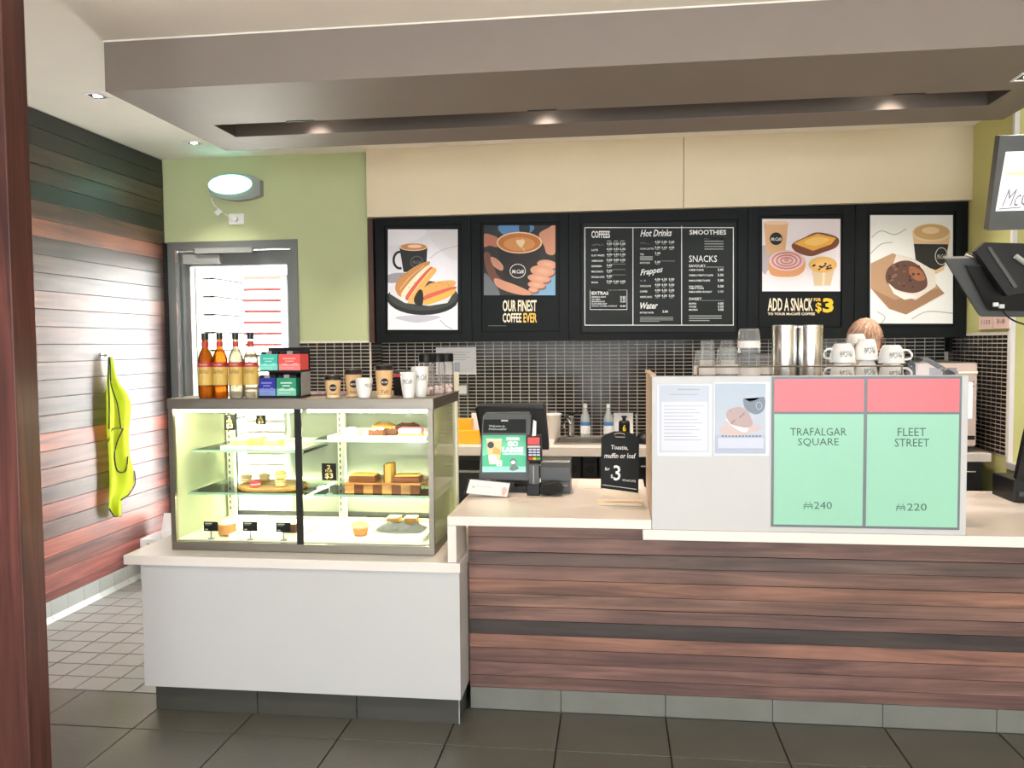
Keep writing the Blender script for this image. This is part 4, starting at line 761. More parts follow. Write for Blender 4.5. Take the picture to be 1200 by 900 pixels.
def white_cup(px, Y, zt_px, wt_, lb, ang=.2, word='McCafé', r0k=.66):
    p = at(px, 466, Y=Y); h = at(px, zt_px, Y=Y).z-ZT; r1 = wt_/2; r0 = r1*r0k; c = (p.x, Y, ZT); t = thing('white_cup', lb, 'cup', c, 'white cups on the cake case')
    b = nb(); lathe(b, [(r0, 0), (r0+.5*(r1-r0), h*.3), (r0+.85*(r1-r0), h*.65), (r1, h), (r1-.003, h), (r0+.8*(r1-r0)-.003, h*.6), (r0-.004, .008)], c, 24, cap1=True); body = obj('cup', b, M_white_c, t, True)
    def rad(v): q = max(0, min(1, v/h)); return r0+(r1-r0)*(1-(1-q)**1.6) if q < 1 else r1
    def wrap(u, v, k): rr = rad(v)+.0012+k; a = -PI/2+ang+u/rr; return Vector((c[0]+rr*math.cos(a), Y+rr*math.sin(a), ZT+v))
    P = Print(wrap); P.text(word, -r1*.62, h*.74, r1*.62, h*.56, S(86, 86, 84), shear=.35); P.line([(-r1*.6, h*.53), (r1*.1, h*.545)], .0012, S(86, 86, 84)); P.build('script_logo', body)
white_cup(427, 3.437, 443, .076, 'white ceramic cup in front of the medium paper cup', .95); white_cup(479, 3.437, 436, .070, 'shorter white ceramic cup at the right of the cup row', .05); white_cup(492.5, 3.50, 429.5, .078, 'tall white ceramic cup in front of the storage jars', .45)
p = at(478, 436, Y=3.437)
# black tin behind, purple cloth, jars
bt = thing('tea_tin', 'black tin with pink band behind the cups on the cake case', 'tin', (at(468, 460, Y=3.62).x, 3.65, ZT)); X0 = at(461, 440, Y=3.6).x; X1 = at(475, 440, Y=3.6).x; z2 = at(468, 433.5, Y=3.6).z
box_obj('body', M_black, bt, X0, X1, 3.6, 3.67, ZT, ZT+(z2-ZT)*.72); box_obj('band', M_sr, bt, X0-.0008, X1+.0008, 3.5992, 3.6708, ZT+(z2-ZT)*.721, ZT+(z2-ZT)*.85); box_obj('lid', M_dgrey, bt, X0-.002, X1+.002, 3.597, 3.673, ZT+(z2-ZT)*.851, z2, .003)
b = nb(); n = 14; x0_ = at(358, 462, Y=3.6).x; x1_ = at(402, 462, Y=3.6).x; gr = [[b.verts.new((x0_+(x1_-x0_)*i/n, 3.58+.14*j/6, ZT+.002+.012*abs(math.sin(i*.9+j*.7))*(1-abs(i/n-.5)))) for j in range(7)] for i in range(n+1)]
for i in range(n):
    for j in range(6): b.faces.new((gr[i][j], gr[i+1][j], gr[i+1][j+1], gr[i][j+1]))
bmesh.ops.solidify(b, geom=b.faces[:], thickness=.0015)
tag(obj('folded_cloth', b, mat('lilac_cloth', S(186, 164, 196), .8, var=.2, vscale=20), None, True, ((x0_+x1_)/2, 3.65, ZT)), 'folded lilac cloth lying behind the paper cups', 'cloth')
def jar(px, Y, lb, r=.036, ztop=414):
    p = at(px, 460, Y=Y); c = (p.x, Y, ZT); h = at(px, ztop, Y=Y).z-ZT; t = thing('storage_jar', lb, 'jar', c, 'black lidded jars on the cake case')
    b = nb(); lathe(b, [(r*.92, 0), (r, .006), (r, h*.72), (r*.86, h*.78), (r*.86, h*.8)], c, 20, cap1=False); obj('jar_glass', b, M_jar, t, True); b = nb(); lathe(b, [(r*.95, h*.79), (r*.98, h*.81), (r*.98, h*.97), (r*.9, h)], c, 20); obj('lid', b, M_black, t, True)
    b = nb(); random.seed(px)
    for k in range(26): a = random.uniform(0, 2*PI); q = r*.66*math.sqrt(random.random()); blob(b, (c[0]+q*math.cos(a), Y+q*math.sin(a), ZT+.012+.010*(k//9)), .0095, sub=1)
    o = obj('marshmallows', b, mat('marshmallow2', S(246, 226, 222), .8, var=.06), t, True); o['kind'] = 'stuff'
jar(500, 3.60, 'storage jar with black lid partly behind the tall white cup'); jar(513, 3.68, 'storage jar of marshmallows in the middle of the three jars'); jar(523, 3.78, 'storage jar with black lid at the right end of the cake case')
bc = thing('price_holder', 'small cream card standing at the back corner of the cake case', 'card', (at(534, 456, Y=3.9).x, 3.9, ZT)); X0 = at(532, 450, Y=3.9).x; box_obj('card', mat('cream_card', S(232, 226, 196), .6), bc, X0, X0+.022, 3.9, 3.91, ZT+.004, at(534, 436, Y=3.9).z); box_obj('foot', M_grey, bc, X0, X0+.022, 3.89, 3.92, ZT, ZT+.004)

# ================================================================== ON THE SERVICE WORKTOP
ZW = .8935
# customer display / till
tl = thing('till_terminal', 'dark grey till with green go large screen facing the customer', 'till', (-.47, 4.0, ZW))
Yd = 3.86; c_ = lambda x, y, Y=Yd: at(x, y, Y=Y)
TL, TR, BL, BR = c_(565, 486), c_(620, 485.5), c_(561, 561), c_(619, 563); dn = Vector((0, .035, 0))
b = nb(); prism(b, [c_(564, 489)+Vector((0, .05, 0)), c_(567, 485)+Vector((0, .055, 0)), c_(618, 484.5)+Vector((0, .055, 0)), c_(621, 489)+Vector((0, .05, 0)), c_(619, 563), c_(561, 562)], (0, .045, 0)); obj('screen_housing', b, M_dgrey, tl)
def tilt_pt(x, y, h=0): f = (562-y)/(562-486); return at(x, y, Y=Yd+.05*f) + Vector((0, -.0012-h, 0))
P = Print(lambda u, v, h: tilt_pt(530+u/5.625, 440+v/5.625, h)); P.poly([(208, 290), (486, 288), (486, 378), (203, 378)], S(14, 16, 16)); P.rect(322, 292, 368, 303, S(190, 190, 186)); P.text('Welcome to', 242, 326, 346, 340, S(206, 226, 226)); P.text("McDonald's!", 242, 346, 356, 360, S(206, 226, 226)); P.build('text_display', tl)
M_scr = printmat('screen_ink', .3); nt = M_scr.node_tree; bs = nt.nodes['Principled BSDF']; nt.links.new(nt.nodes['Attribute'].outputs['Color'], bs.inputs['Emission Color']); bs.inputs['Emission Strength'].default_value = .1
P = Print(lambda u, v, h: tilt_pt(530+u/5.625, 440+v/5.625, h)); g1, g2 = S(34, 150, 104), S(60, 196, 142); P.rect(199, 393, 485, 637, g1, S(150, 226, 196)); P.poly([(199, 530), (300, 500), (485, 530), (485, 600), (199, 600)], S(48, 170, 122))
P.poly([(226, 424), (326, 424), (312, 585), (244, 585)], S(222, 182, 130)); P.rect(226, 416, 326, 428, S(236, 214, 176)); P.ell(254, 458, 22, 22, S(28, 30, 28)); P.poly([(275, 470), (318, 490), (318, 520), (265, 515)], S(232, 150, 70)); P.blob([(240, 535), (262, 520), (290, 540), (292, 575), (255, 580)], S(238, 238, 232)); P.rect(292, 560, 328, 596, S(232, 236, 232)); P.text('2', 304, 566, 318, 590, S(40, 60, 50))
P.rect(356, 406, 445, 428, S(150, 196, 172)); P.text('SUMMER', 360, 410, 441, 424, S(240, 246, 240), bold=.02); P.text('GO', 364, 432, 434, 467, S(240, 246, 240), bold=.06); P.text('LARGE', 330, 471, 468, 506, S(240, 246, 240), bold=.06); P.rect(334, 512, 466, 522, S(190, 226, 210)); P.blob([(380, 560), (400, 545), (425, 560), (420, 590), (440, 612), (400, 628), (376, 615), (392, 588)], S(90, 100, 96)); P.ell(402, 572, 14, 12, S(220, 226, 220)); P.build('advert_screen', tl, M_scr)
box_obj('stand_neck', M_black, tl, TL.x+.06, TR.x-.06, Yd+.046, Yd+.16, ZW+.03, 1.06); b = nb(); bx(b, TL.x+.01, TR.x, Yd+.0, Yd+.2, ZW, ZW+.03, .004); obj('stand_base', b, M_black, tl)
# rear operator screen
YO = 4.06; b = nb(); prism(b, [at(557, 479, Y=YO), at(560, 476, Y=YO), at(636, 475, Y=YO), at(638.5, 479, Y=YO), at(643, 527, Y=YO-.06), at(566, 527, Y=YO-.06)], (0, .05, .012)); obj('operator_screen', b, M_black, tl)
p = at(600, 520, Y=YO); box_obj('operator_arm', M_black, tl, p.x-.03, p.x+.03, YO-.01, YO+.03, ZW+.03, p.z-.001)
# card terminal on stand
ct = thing('card_terminal', 'black card payment terminal with colour keys on a small stand', 'card reader', (at(626, 572, Y=3.80).x, 3.8, ZW)); Yk = 3.80
x0_, x1_ = at(620, 555, Y=Yk).x, at(632, 555, Y=Yk).x
box_obj('stand_base', M_black, ct, at(618, 570, Y=Yk).x, at(633, 570, Y=Yk).x, 3.775, 3.85, ZW, ZW+.05, .003); box_obj('stand_column', M_dgrey, ct, x0_, x1_-.002, 3.80, 3.84, ZW+.05, ZW+.14); box_obj('column_strip', M_grey, ct, x0_+.018, x0_+.024, 3.797, 3.8, ZW+.05, ZW+.135)
b = nb(); prism(b, [at(617, 512, Y=Yk-.0), at(634, 510.5, Y=Yk-.0), at(635.5, 541, Y=Yk-.03), at(618, 541, Y=Yk-.03)], (0, .022, .006)); kp = obj('terminal_body', b, M_black, ct)
P = Print(lambda u, v, h: at(530+u/5.625, 440+v/5.625, Y=Yk-.03*(v-400)/165) + Vector((0, -.0012-h, 0))); P.rect(497, 408, 576, 456, S(214, 92, 96)); P.rect(497, 462, 580, 476, S(200, 200, 204))
for i in range(3):
    for j in range(3): P.rect(504+i*26, 482+j*18, 526+i*26, 494+j*18, S(196, 200, 226))
for i, c in enumerate((S(220, 60, 50), S(230, 190, 50), S(60, 180, 80))): P.rect(504+i*27, 540, 527+i*27, 555, c)
P.build('keypad_print', kp); b = nb(); prism(b, [at(623.5, 511, Y=Yk+.004), at(625, 492, Y=Yk+.004), at(628.5, 494, Y=Yk+.004), at(628, 511, Y=Yk+.004)], (0, .003, 0)); obj('receipt_slip', b, M_paper, ct)
# receipt printer
rp = thing('receipt_printer', 'dark receipt printer on the service worktop beside the card terminal', 'printer', (at(652, 572, Y=3.9).x, 3.9, ZW)); X0, X1 = at(633.5, 560, Y=3.84).x, at(668, 560, Y=3.84).x; zt2 = at(650, 540.5, Y=3.84).z
b = nb(); prism(b, [(X0, 3.84, ZW+.003), (X0, 3.84, zt2-.03), (X0, 3.855, zt2-.008), (X0, 3.875, zt2), (X0, 3.99, zt2), (X0, 3.99, ZW+.003)], (X1-X0, 0, 0)); obj('printer_body', b, M_dgrey, rp)
box_obj('cover_seam', M_black, rp, X0+.004, X1-.004, 3.838, 3.8405, ZW+.055, ZW+.06); box_obj('badge', M_grey, rp, X1-.045, X1-.012, 3.8378, 3.8395, ZW+.035, ZW+.041)
for x in (X0+.015, X1-.025): box_obj('foot', M_black, rp, x, x+.012, 3.86, 3.97, ZW, ZW+.003)
b = nb(); prism(b, [at(633, 578, Y=3.76), at(634, 569, Y=3.76), at(651, 566, Y=3.76), at(660, 573, Y=3.76), at(659, 577, Y=3.76), at(642, 580, Y=3.76)], (0, .06, 0))
for v in b.verts: v.co.z = max(v.co.z, ZW+.0005)
tag(obj('cash_pouch', b, M_bind, None, False, (at(645, 578, Y=3.78).x, 3.78, ZW)), 'black folded pouch in front of the receipt printer', 'pouch')
# leaflet holder
lh = thing('leaflet_holder', 'clear acrylic holder with a white leaflet at the counter edge', 'leaflet holder', (at(575, 577, Y=3.72).x, 3.72, ZW)); Yl = 3.74
q = [at(543.5, 576, Y=Yl-.02), at(598, 579.5, Y=Yl-.02), at(603, 562, Y=Yl+.03), at(548, 557.5, Y=Yl+.03)]; dz = ZW+.001-min(v.z for v in q); q = [v+Vector((0, 0, dz)) for v in q]
b = nb(); prism(b, q, (0, .004, -.002)); 
for v in b.verts: v.co.z = max(v.co.z, ZW)
obj('acrylic_face', b, M_acryl, lh); b = nb(); prism(b, [q[3]+Vector((.004, .0, -.003)), q[2]+Vector((-.004, 0, -.003)), (q[2].x-.004, Yl+.1, ZW+.0005), (q[3].x+.004, Yl+.1, ZW+.0005)], (0, .004, .001)); obj('acrylic_back', b, M_acryl, lh)
P = Print(quad_map(q[3]+Vector((.012, -.003, -.004)), q[2]+Vector((-.02, -.003, -.004)), q[0]+Vector((.012, -.003, .006)), 10, 10)); P.rect(0, 0, 10, 10, S(240, 240, 242)); P.rect(2, 4, 6, 4.5, S(205, 205, 212)); P.blob([(8.4, 4), (9.2, 3.4), (9.7, 6), (9.2, 9), (8.6, 8)], S(226, 190, 186)); P.blob([(.8, 4), (1.4, 6), (1.9, 3.6), (1.4, 5)], S(150, 190, 150)); P.build('leaflet', lh)
# blackboard sign
bs_ = thing('blackboard_sign', 'small black board sign, toastie muffin or loaf for three dollars, on a pale wooden foot', 'sign', (at(727, 585, Y=3.62).x, 3.62, ZW)); Yk2 = 3.60
def bp(u, v, h=0): return at(640+u/5.625, 450+v/5.625, Y=Yk2+(1-v/700)*.03) + Vector((0, -h, 0))
b = nb(); out = [bp(360, 690), bp(364, 352), bp(392, 332), bp(450, 313), bp(520, 312), bp(570, 328), bp(614, 362), bp(608, 722)]; prism(b, out, (0, .008, 0)); obj('board', b, M_card, bs_)
b = nb(); p = at(700.5, 574, Y=3.585); q = at(753, 589, Y=3.585); bx(b, p.x, q.x, 3.565, 3.65, ZW, ZW+.014, .002); obj('wooden_foot', b, mat('pale_wood', S(226, 208, 182), .6, var=.08, vscale=30), bs_); b = nb(); prism(b, [at(705, 572, Y=Yk2-.004), at(749, 578, Y=Yk2-.004), at(749, 585, Y=Yk2-.004), at(705, 580, Y=Yk2-.004)], (0, .003, 0)); 
for v in b.verts: v.co.z = max(v.co.z, ZW+.0145)
obj('foot_lip', b, MATS['pale_wood'], bs_)
P = Print(lambda u, v, h: bp(u, v, h+.0006)); wc = S(236, 238, 236)
P.text('Toastie,', 428, 402, 540, 434, wc, shear=.12, bold=.008, tilt=-4); P.text('muffin or loaf', 384, 455, 592, 488, wc, shear=.15, bold=.008, tilt=-2); P.text('for', 388, 548, 420, 570, wc, shear=.2, bold=.01); P.text('$', 426, 596, 440, 622, wc, bold=.01); P.text('3', 444, 535, 490, 636, wc, bold=.012); P.text('WITH ANY COFFEE', 502, 626, 590, 640, wc, bold=.0, tilt=-8); P.line([(372, 664), (595, 694)], 3, wc); P.build('chalk_lettering', bs_)
b = nb(); tube(b, [bp(452, 345, .003), bp(450, 328, .004), bp(480, 322, .004), bp(515, 328, .004), bp(520, 350, .003), bp(456, 348, .004)], .0022, 6); obj('hook_clip', b, M_chrome, bs_)
# pink paper mat behind the sign and printer
b = nb(); a, c = at(676, 572, Z=ZW), at(756, 572, Z=ZW); bx(b, a.x, c.x-.02, 3.98, 4.22, ZW, ZW+.002); tag(obj('paper_mat', b, M_pink, None, False, ((a.x+c.x)/2, 4.1, ZW)), 'pale pink paper mat on the service worktop behind the printer', 'paper mat')

# ================================================================== BACK BENCH
ZK = .92; YK = 5.36
b = nb(); bx(b, -1.70, 1.495, YK, YR-.008, ZK-.062, ZK, .003); tag(obj('back_worktop', b, M_stone), 'long white back worktop in front of the tiled wall', 'worktop')
b = nb(); bx(b, 1.50, 2.236, 5.2, YR-.008, ZK-.052, ZK, .003); tag(obj('oven_worktop', b, M_stone), 'short white worktop under the oven in the right corner', 'worktop')
M_fr = mat('black_fridge_front', S(40, 42, 44), .35, var=.15)
def under_unit(x0, x1, Y, lb, kind, zt=ZK-.064, rim=True):
    t = thing('under_bench_unit', lb, 'cabinet', ((x0+x1)/2, Y+.25, 0)); box_obj('carcass', M_dark, t, x0+.002, x1-.002, Y+.024, YR-.01, .0, zt)
    d = box_obj('door', M_fr, t, x0+.006, x1-.006, Y, Y+.022, .1, zt-.006, .003)
    if kind == 'port':
        b = nb(); xc = (x0+x1)/2; z = at(690, 549, Y=Y).z; r = .028
        vs = []
        lathe(b, [(r, 0), (r, .004)], (0, 0, 0), 20)
        for v in b.verts: v.co = Vector((xc+v.co.x, Y-.0005-v.co.z, z+v.co.y))
        obj('round_port', b, M_dark, d)
    if kind == 'handle': b = nb(); tube(b, [(x0+.05, Y-.02, zt-.06), (x1-.05, Y-.02, zt-.06)], .008); bx(b, x0+.055, x0+.065, Y-.02, Y, zt-.065, zt-.055); bx(b, x1-.065, x1-.055, Y-.02, Y, zt-.065, zt-.055); obj('door_handle', b, M_chrome, d)
    if kind == 'panel':
        pn = box_obj('control_panel', M_black, d, x0+.02, x1-.02, Y-.008, Y-.001, zt-.09, zt-.03); b = nb()
        for k in range(5): bx(b, x1-.2+k*.03, x1-.185+k*.03, Y-.010, Y-.0085, zt-.065, zt-.05)
        obj('button', b, M_grey, pn)['kind'] = 'stuff'; box_obj('trim_bar', M_grey, d, x0+.01, x1-.01, Y-.006, Y-.001, zt-.115, zt-.1)
Yu = YK+.03
ux = [-1.69, -1.2, -.56, at(661, 549, Y=Yu).x, at(682, 549, Y=Yu).x, at(701, 549, Y=Yu).x, at(742, 549, Y=Yu).x, .6, 1.05, 1.49]
for k, (kd, lb) in enumerate((('handle', 'black under bench cupboard behind the cake case'), ('panel', 'black under bench appliance with a control panel left of the till'), ('handle', 'black under bench cupboard behind the till'), ('port', 'black under bench drawer with round port beside the printer'), ('port', 'black under bench drawer with round port beside the blackboard sign'), ('handle', 'black under bench cupboard behind the blackboard sign'), ('handle', 'black under bench cupboard left of the coffee machine'), ('handle', 'black under bench cupboard behind the coffee machine'), ('handle', 'black under bench cupboard nearest the oven'))):
    under_unit(ux[k], ux[k+1], Yu, lb, kd)
under_unit(1.51, 2.20, 5.23, 'dark grey cupboard under the oven worktop', 'handle', ZK-.054)
ZK += .0006
# yellow file organiser with papers
yo = thing('yellow_organiser', 'yellow plastic organiser holding papers behind the cake case', 'organiser', (at(550, 520, Y=5.55).x, 5.6, ZK)); X0, X1 = at(530, 515, Y=5.5).x, at(562, 515, Y=5.5).x; z1, z2 = at(550, 505, Y=5.5).z, at(545, 491, Y=5.6).z
box_obj('front_tier', M_yellow, yo, X0, X1, 5.5, 5.57, ZK, z1, .003); box_obj('rear_tier', M_yellow, yo, X0, X1-.07, 5.571, 5.66, ZK, z2, .003)
for k, (px, pw2, h, y) in enumerate(((543, 4, .06, 5.58), (553, 3, .11, 5.575), (557, 4, .085, 5.58))): box_obj('paper_sheet', M_paper, yo, at(px-pw2, 500, Y=y).x, at(px+pw2, 500, Y=y).x, y+.0005*k+.09, y+.0015+.0005*k+.09, ZK, z1+h)
# wall notice and socket
wn = thing('wall_notice', 'white printed notice taped on the tiled wall above the cake case', 'notice', (at(538, 423, Y=YR-.01).x, YR-.01, 1.5)); X0, X1, Z0, Z1 = wrect(511, 407, 558, 439, YR-.008); box_obj('sheet', M_paper, wn, X0, X1, YR-.0075, YR-.0055, Z0, Z1)
P = Print(plane_y(YR-.0085, 10, 500, 400)); 
for k in range(4): P.rect(230, 125+k*28, 510-(k*47 % 90), 131+k*28, S(180, 182, 188))
P.rect(330, 250, 385, 355, S(190, 198, 220)); P.frame(330, 250, 385, 355, 4, S(120, 136, 170)); P.build('printed_text', wn)
ws = thing('wall_socket', 'grey power socket box on the tiled wall beside the cake case', 'socket', (at(543.5, 457, Y=YR-.02).x, YR-.02, 1.3)); X0, X1, Z0, Z1 = wrect(537, 450, 549, 463, YR-.02); box_obj('box', M_grey, ws, X0, X1, YR-.045, YR-.006, Z0, Z1, .004); box_obj('face_plate', M_paper, ws, X0+.01, X1-.01, YR-.0475, YR-.0455, Z0+.012, Z1-.012)
# sink, tap, tub, spray bottles, small items
sk_ = thing('steel_sink', 'stainless steel sink rim set in the back worktop', 'sink', (0, 5.7, ZK)); X0, X1 = at(650, 515, Y=5.6).x, at(748, 515, Y=5.6).x; b = nb(); bx(b, X0, X1, 5.5, 5.52, ZK, ZK+.012, .002); bx(b, X0, X1, 5.84, 5.86, ZK, ZK+.012, .002); bx(b, X0, X0+.02, 5.52, 5.84, ZK, ZK+.012, .002); bx(b, X1-.02, X1, 5.52, 5.84, ZK, ZK+.012, .002); obj('rim', b, M_steel, sk_); box_obj('bowl', M_steel, sk_, X0+.02, X1-.02, 5.52, 5.84, ZK, ZK+.002)
tp = thing('sink_tap', 'dark chrome mixer tap behind the sink', 'tap', (at(669, 515, Y=5.88).x, 5.9, ZK)); x = at(669, 515, Y=5.9).x
b = nb(); lathe(b, [(.03, 0), (.03, .02), (.02, .03), (.018, .12), (.024, .13), (.024, .16), (.01, .17)], (x, 5.915, ZK), 16); obj('tap_body', b, M_chrome, tp, True); b = nb(); tube(b, curve([(x, 5.9, ZK+.1), (x-.02, 5.84, ZK+.15), (x-.035, 5.78, ZK+.13), (x-.04, 5.76, ZK+.09)], 5, False), .011, 8); obj('spout', b, M_chrome, tp, True); b = nb(); tube(b, [(x, 5.915, ZK+.165), (x+.05, 5.90, ZK+.185)], .008); obj('lever', b, M_black, tp)
tb = thing('plastic_tub', 'off white plastic tub beside the sink tap', 'tub', (at(649, 517, Y=5.8).x, 5.8, ZK)); x = at(648, 515, Y=5.82).x; h = at(648, 485, Y=5.82).z-ZK; b = nb(); lathe(b, [(.05, 0), (.058, h-.012)], (x, 5.86, ZK), 20); obj('tub', b, mat('beige_tub', S(198, 192, 184), .5), tb, True); b = nb(); lathe(b, [(.062, h-.012), (.062, h)], (x, 5.86, ZK), 20); obj('lid', b, M_paper, tb, True)
M_spray = mat('frosted_plastic', S(168, 176, 178), .3, var=.05); M_cap2 = mat('white_cap', S(238, 238, 236), .4)
def spray(px, lb):
    x = at(px, 500, Y=5.92).x; t = thing('cleaner_bottle', lb, 'bottle', (x, 5.92, ZK), 'cleaner bottles by the sink'); c = (x, 5.92, ZK); h = at(px, 473, Y=5.92).z-ZK
    b = nb(); lathe(b, [(.034, 0), (.036, .006), (.036, h*.5), (.032, h*.6), (.017, h*.76), (.014, h*.88)], c, 18); obj('bottle', b, M_spray, t, True); b = nb(); lathe(b, [(.015, h*.88), (.015, h)], c, 14); obj('cap', b, M_cap2, t, True)
    b = nb(); lathe(b, [(.0366, .03), (.0366, h*.42)], c, 18, cap0=False, cap1=False); lb_ = obj('label', b, M_paper, t); b = nb(); lathe(b, [(.0369, h*.36), (.0369, h*.47)], c, 18, cap0=False, cap1=False); obj('blue_band', b, mat('blue_band', S(76, 130, 190), .5), lb_)
spray(686, 'left cleaner bottle with blue and white label by the sink'); spray(713, 'right cleaner bottle with blue and white label, beside the white card')
wc_ = thing('white_card', 'white card leaning on the tiled wall behind the small black bottle', 'card', (at(731, 510, Y=5.95).x, 5.95, ZK)); X0, X1 = at(719, 500, Y=5.95).x, at(742, 500, Y=5.95).x; box_obj('card', M_paper, wc_, X0, X1, 5.962, 5.966, ZK, at(731, 484, Y=5.95).z); box_obj('card_foot', M_paper, wc_, X0, X1, 5.94, 5.966, ZK-.0002, ZK+.002)
pb = thing('numbered_bottle', 'small black pump bottle marked with a yellow six', 'bottle', (at(731, 520, Y=5.62).x, 5.62, ZK)); x = at(731.5, 505, Y=5.62).x; z1 = at(731, 493, Y=5.62).z; b = nb(); lathe(b, [(.036, 0), (.038, .004), (.038, z1-ZK-.01), (.03, z1-ZK)], (x, 5.62, ZK), 18); bo = obj('bottle', b, M_black, pb, True); b = nb(); lathe(b, [(.012, z1-ZK), (.012, z1-ZK+.02), (.02, z1-ZK+.022), (.02, z1-ZK+.032)], (x, 5.62, ZK), 12); obj('pump', b, M_black, pb, True)
def wrap6(u, v, k): rr = .0386+k; a = -PI/2+u/rr; return Vector((x+rr*math.cos(a), 5.62+rr*math.sin(a), v))
P = Print(wrap6); zz = at(731, 505, Y=5.62).z; P.text('6', -.011, zz, .011, zz+.045, S(236, 206, 40), bold=.03); P.v = [Vector((v.x, v.y, 2*zz+.045-v.z)) for v in P.v]; P.build('number_print', bo)
dm = thing('black_strainer', 'black dome strainer on the back worktop beside the white screen', 'strainer', (at(755, 520, Y=5.6).x, 5.6, ZK)); x = at(757, 518, Y=5.6).x; b = nb(); lathe(b, [(.075, 0), (.078, .01), (.07, .04), (.045, .07), (.01, .082)], (x, 5.6, ZK), 20); obj('dome', b, M_black, dm, True); b = nb(); tube(b, [(x-.06, 5.6, ZK+.04), (x-.065, 5.6, ZK+.2)], .006); obj('handle_rod', b, M_grey, dm)

# ================================================================== COFFEE MACHINE AND WHAT STANDS ON IT
ZL = .8541; ZM = 1.43
cm = thing('coffee_machine', 'stainless espresso machine hidden behind the white screen, cup rail on top', 'coffee machine', (.85, 3.75, ZL))
box_obj('body', M_steel, cm, .34, 1.27, 3.47, 3.93, ZL+.34, ZM-.012, .006); box_obj('base', M_steel, cm, .34, 1.27, 3.5, 4.0, ZL+.03, ZL+.12, .004); box_obj('back_panel', M_steel, cm, .36, 1.25, 3.47, 3.6, ZL+.12, ZL+.34); box_obj('cup_tray', M_steel, cm, .345, 1.265, 3.475, 3.96, ZM-.012, ZM)
for x in (.37, 1.2): box_obj('foot', M_black, cm, x, x+.04, 3.55, 3.95, ZL, ZL+.03)
for x in (.55, .85, 1.1): b = nb(); lathe(b, [(.035, ZL+.26), (.035, ZL+.34)], (x, 3.82, 0), 16); obj('group_head', b, M_chrome, cm, True); b = nb(); tube(b, [(x, 3.84, ZL+.27), (x, 3.99, ZL+.25)], .012); obj('portafilter', b, M_black, cm, True)
zr = at(900, 429.5, Y=3.5).z; xa, xb = at(818, 430, Y=3.5).x, at(1057, 430, Y=3.5).x; b = nb(); tube(b, [(xa, 3.5, zr), (xb, 3.5, zr)], .0035, 8)
for x in (xa, xb):
    for y in (3.5,): tube(b, [(x, y, ZM), (x, y, zr)], .0035, 8)
obj('cup_rail', b, M_steel, cm, True)
ZM += .0006
M_reflect_band = mat('white_reflection_band', S(238, 232, 228), .5, var=.04)
def tumbler(px, Y, z, h, lb, r=.047):
    x = at(px, 430, Y=Y).x; t = thing('glass_tumbler', lb, 'glass', (x, Y, z), 'upturned glasses on the coffee machine'); n = 28; b = nb(); rings = []
    for (rr, zz, fl) in ((r, 0, 0), (r*.99, h*.25, 0), (r*.96, h*.45, .05), (r*.86, h*.92, .05), (r*.8, h, 0)): rings.append([b.verts.new((x+rr*(1+(fl if i % 2 else -fl))*math.cos(2*PI*i/n), Y+rr*(1+(fl if i % 2 else -fl))*math.sin(2*PI*i/n), z+zz)) for i in range(n)])
    for a, c in zip(rings, rings[1:]):
        for i in range(n): b.faces.new((a[i], a[(i+1) % n], c[(i+1) % n], c[i]))
    b.faces.new(rings[-1]); obj('glass_wall', b, M_tumbler, t); b = nb(); lathe(b, [(r*.82, 0), (r*.78, .004)], (x, Y, z+h*.93), 20); obj('glass_foot', b, M_tumbler, t, True)
    b = nb(); lathe(b, [(r+.0012, h*.22), (r*.975+.0012, h*.5)], (x, Y, z), 24, cap0=False, cap1=False); obj('reflection_band', b, M_reflect_band, t)  # white band stands in for a pale reflection in the glass
g = .0006
tumbler(826, 3.62, ZM, .135, 'ribbed glass at the left end of the coffee machine top'); tumbler(852, 3.62, ZM, .145, 'ribbed glass second from the left on the coffee machine'); tumbler(877.5, 3.62, ZM, .12, 'lower ribbed glass under another, beside the steel canisters'); tumbler(877.5, 3.62, ZM+.1206, .105, 'ribbed glass stacked on top of another beside the steel canisters')
tumbler(829, 3.80, ZM, .175, 'tall ribbed glass in the back row, leftmost', .034); tumbler(852, 3.80, ZM, .175, 'tall ribbed glass in the back row, second from left', .034); tumbler(896, 3.80, ZM, .11, 'short glass in the back row beside the steel canisters', .036)
def canister(px, lb):
    Y = 3.76; x = at(px, 420, Y=Y).x; h = at(px, 381, Y=Y).z-ZM; t = thing('steel_canister', lb, 'canister', (x, Y, ZM), 'steel canisters on the coffee machine'); b = nb(); lathe(b, [(.053, 0), (.054, .004), (.054, h-.004), (.053, h)], (x, Y, ZM), 32); obj('cylinder', b, M_chromeb, t, True)
    b = nb(); lathe(b, [(.0555, h-.012), (.0555, h-.005)], (x, Y, ZM), 32, cap0=False, cap1=False); obj('rim_band', b, M_chromeb, t)
M_chromeb = brushed('polished_steel', S(232, 232, 230), .24, (40, 40, 1))
canister(919, 'left tall steel canister on the coffee machine'); canister(948.8, 'right tall steel canister on the coffee machine')
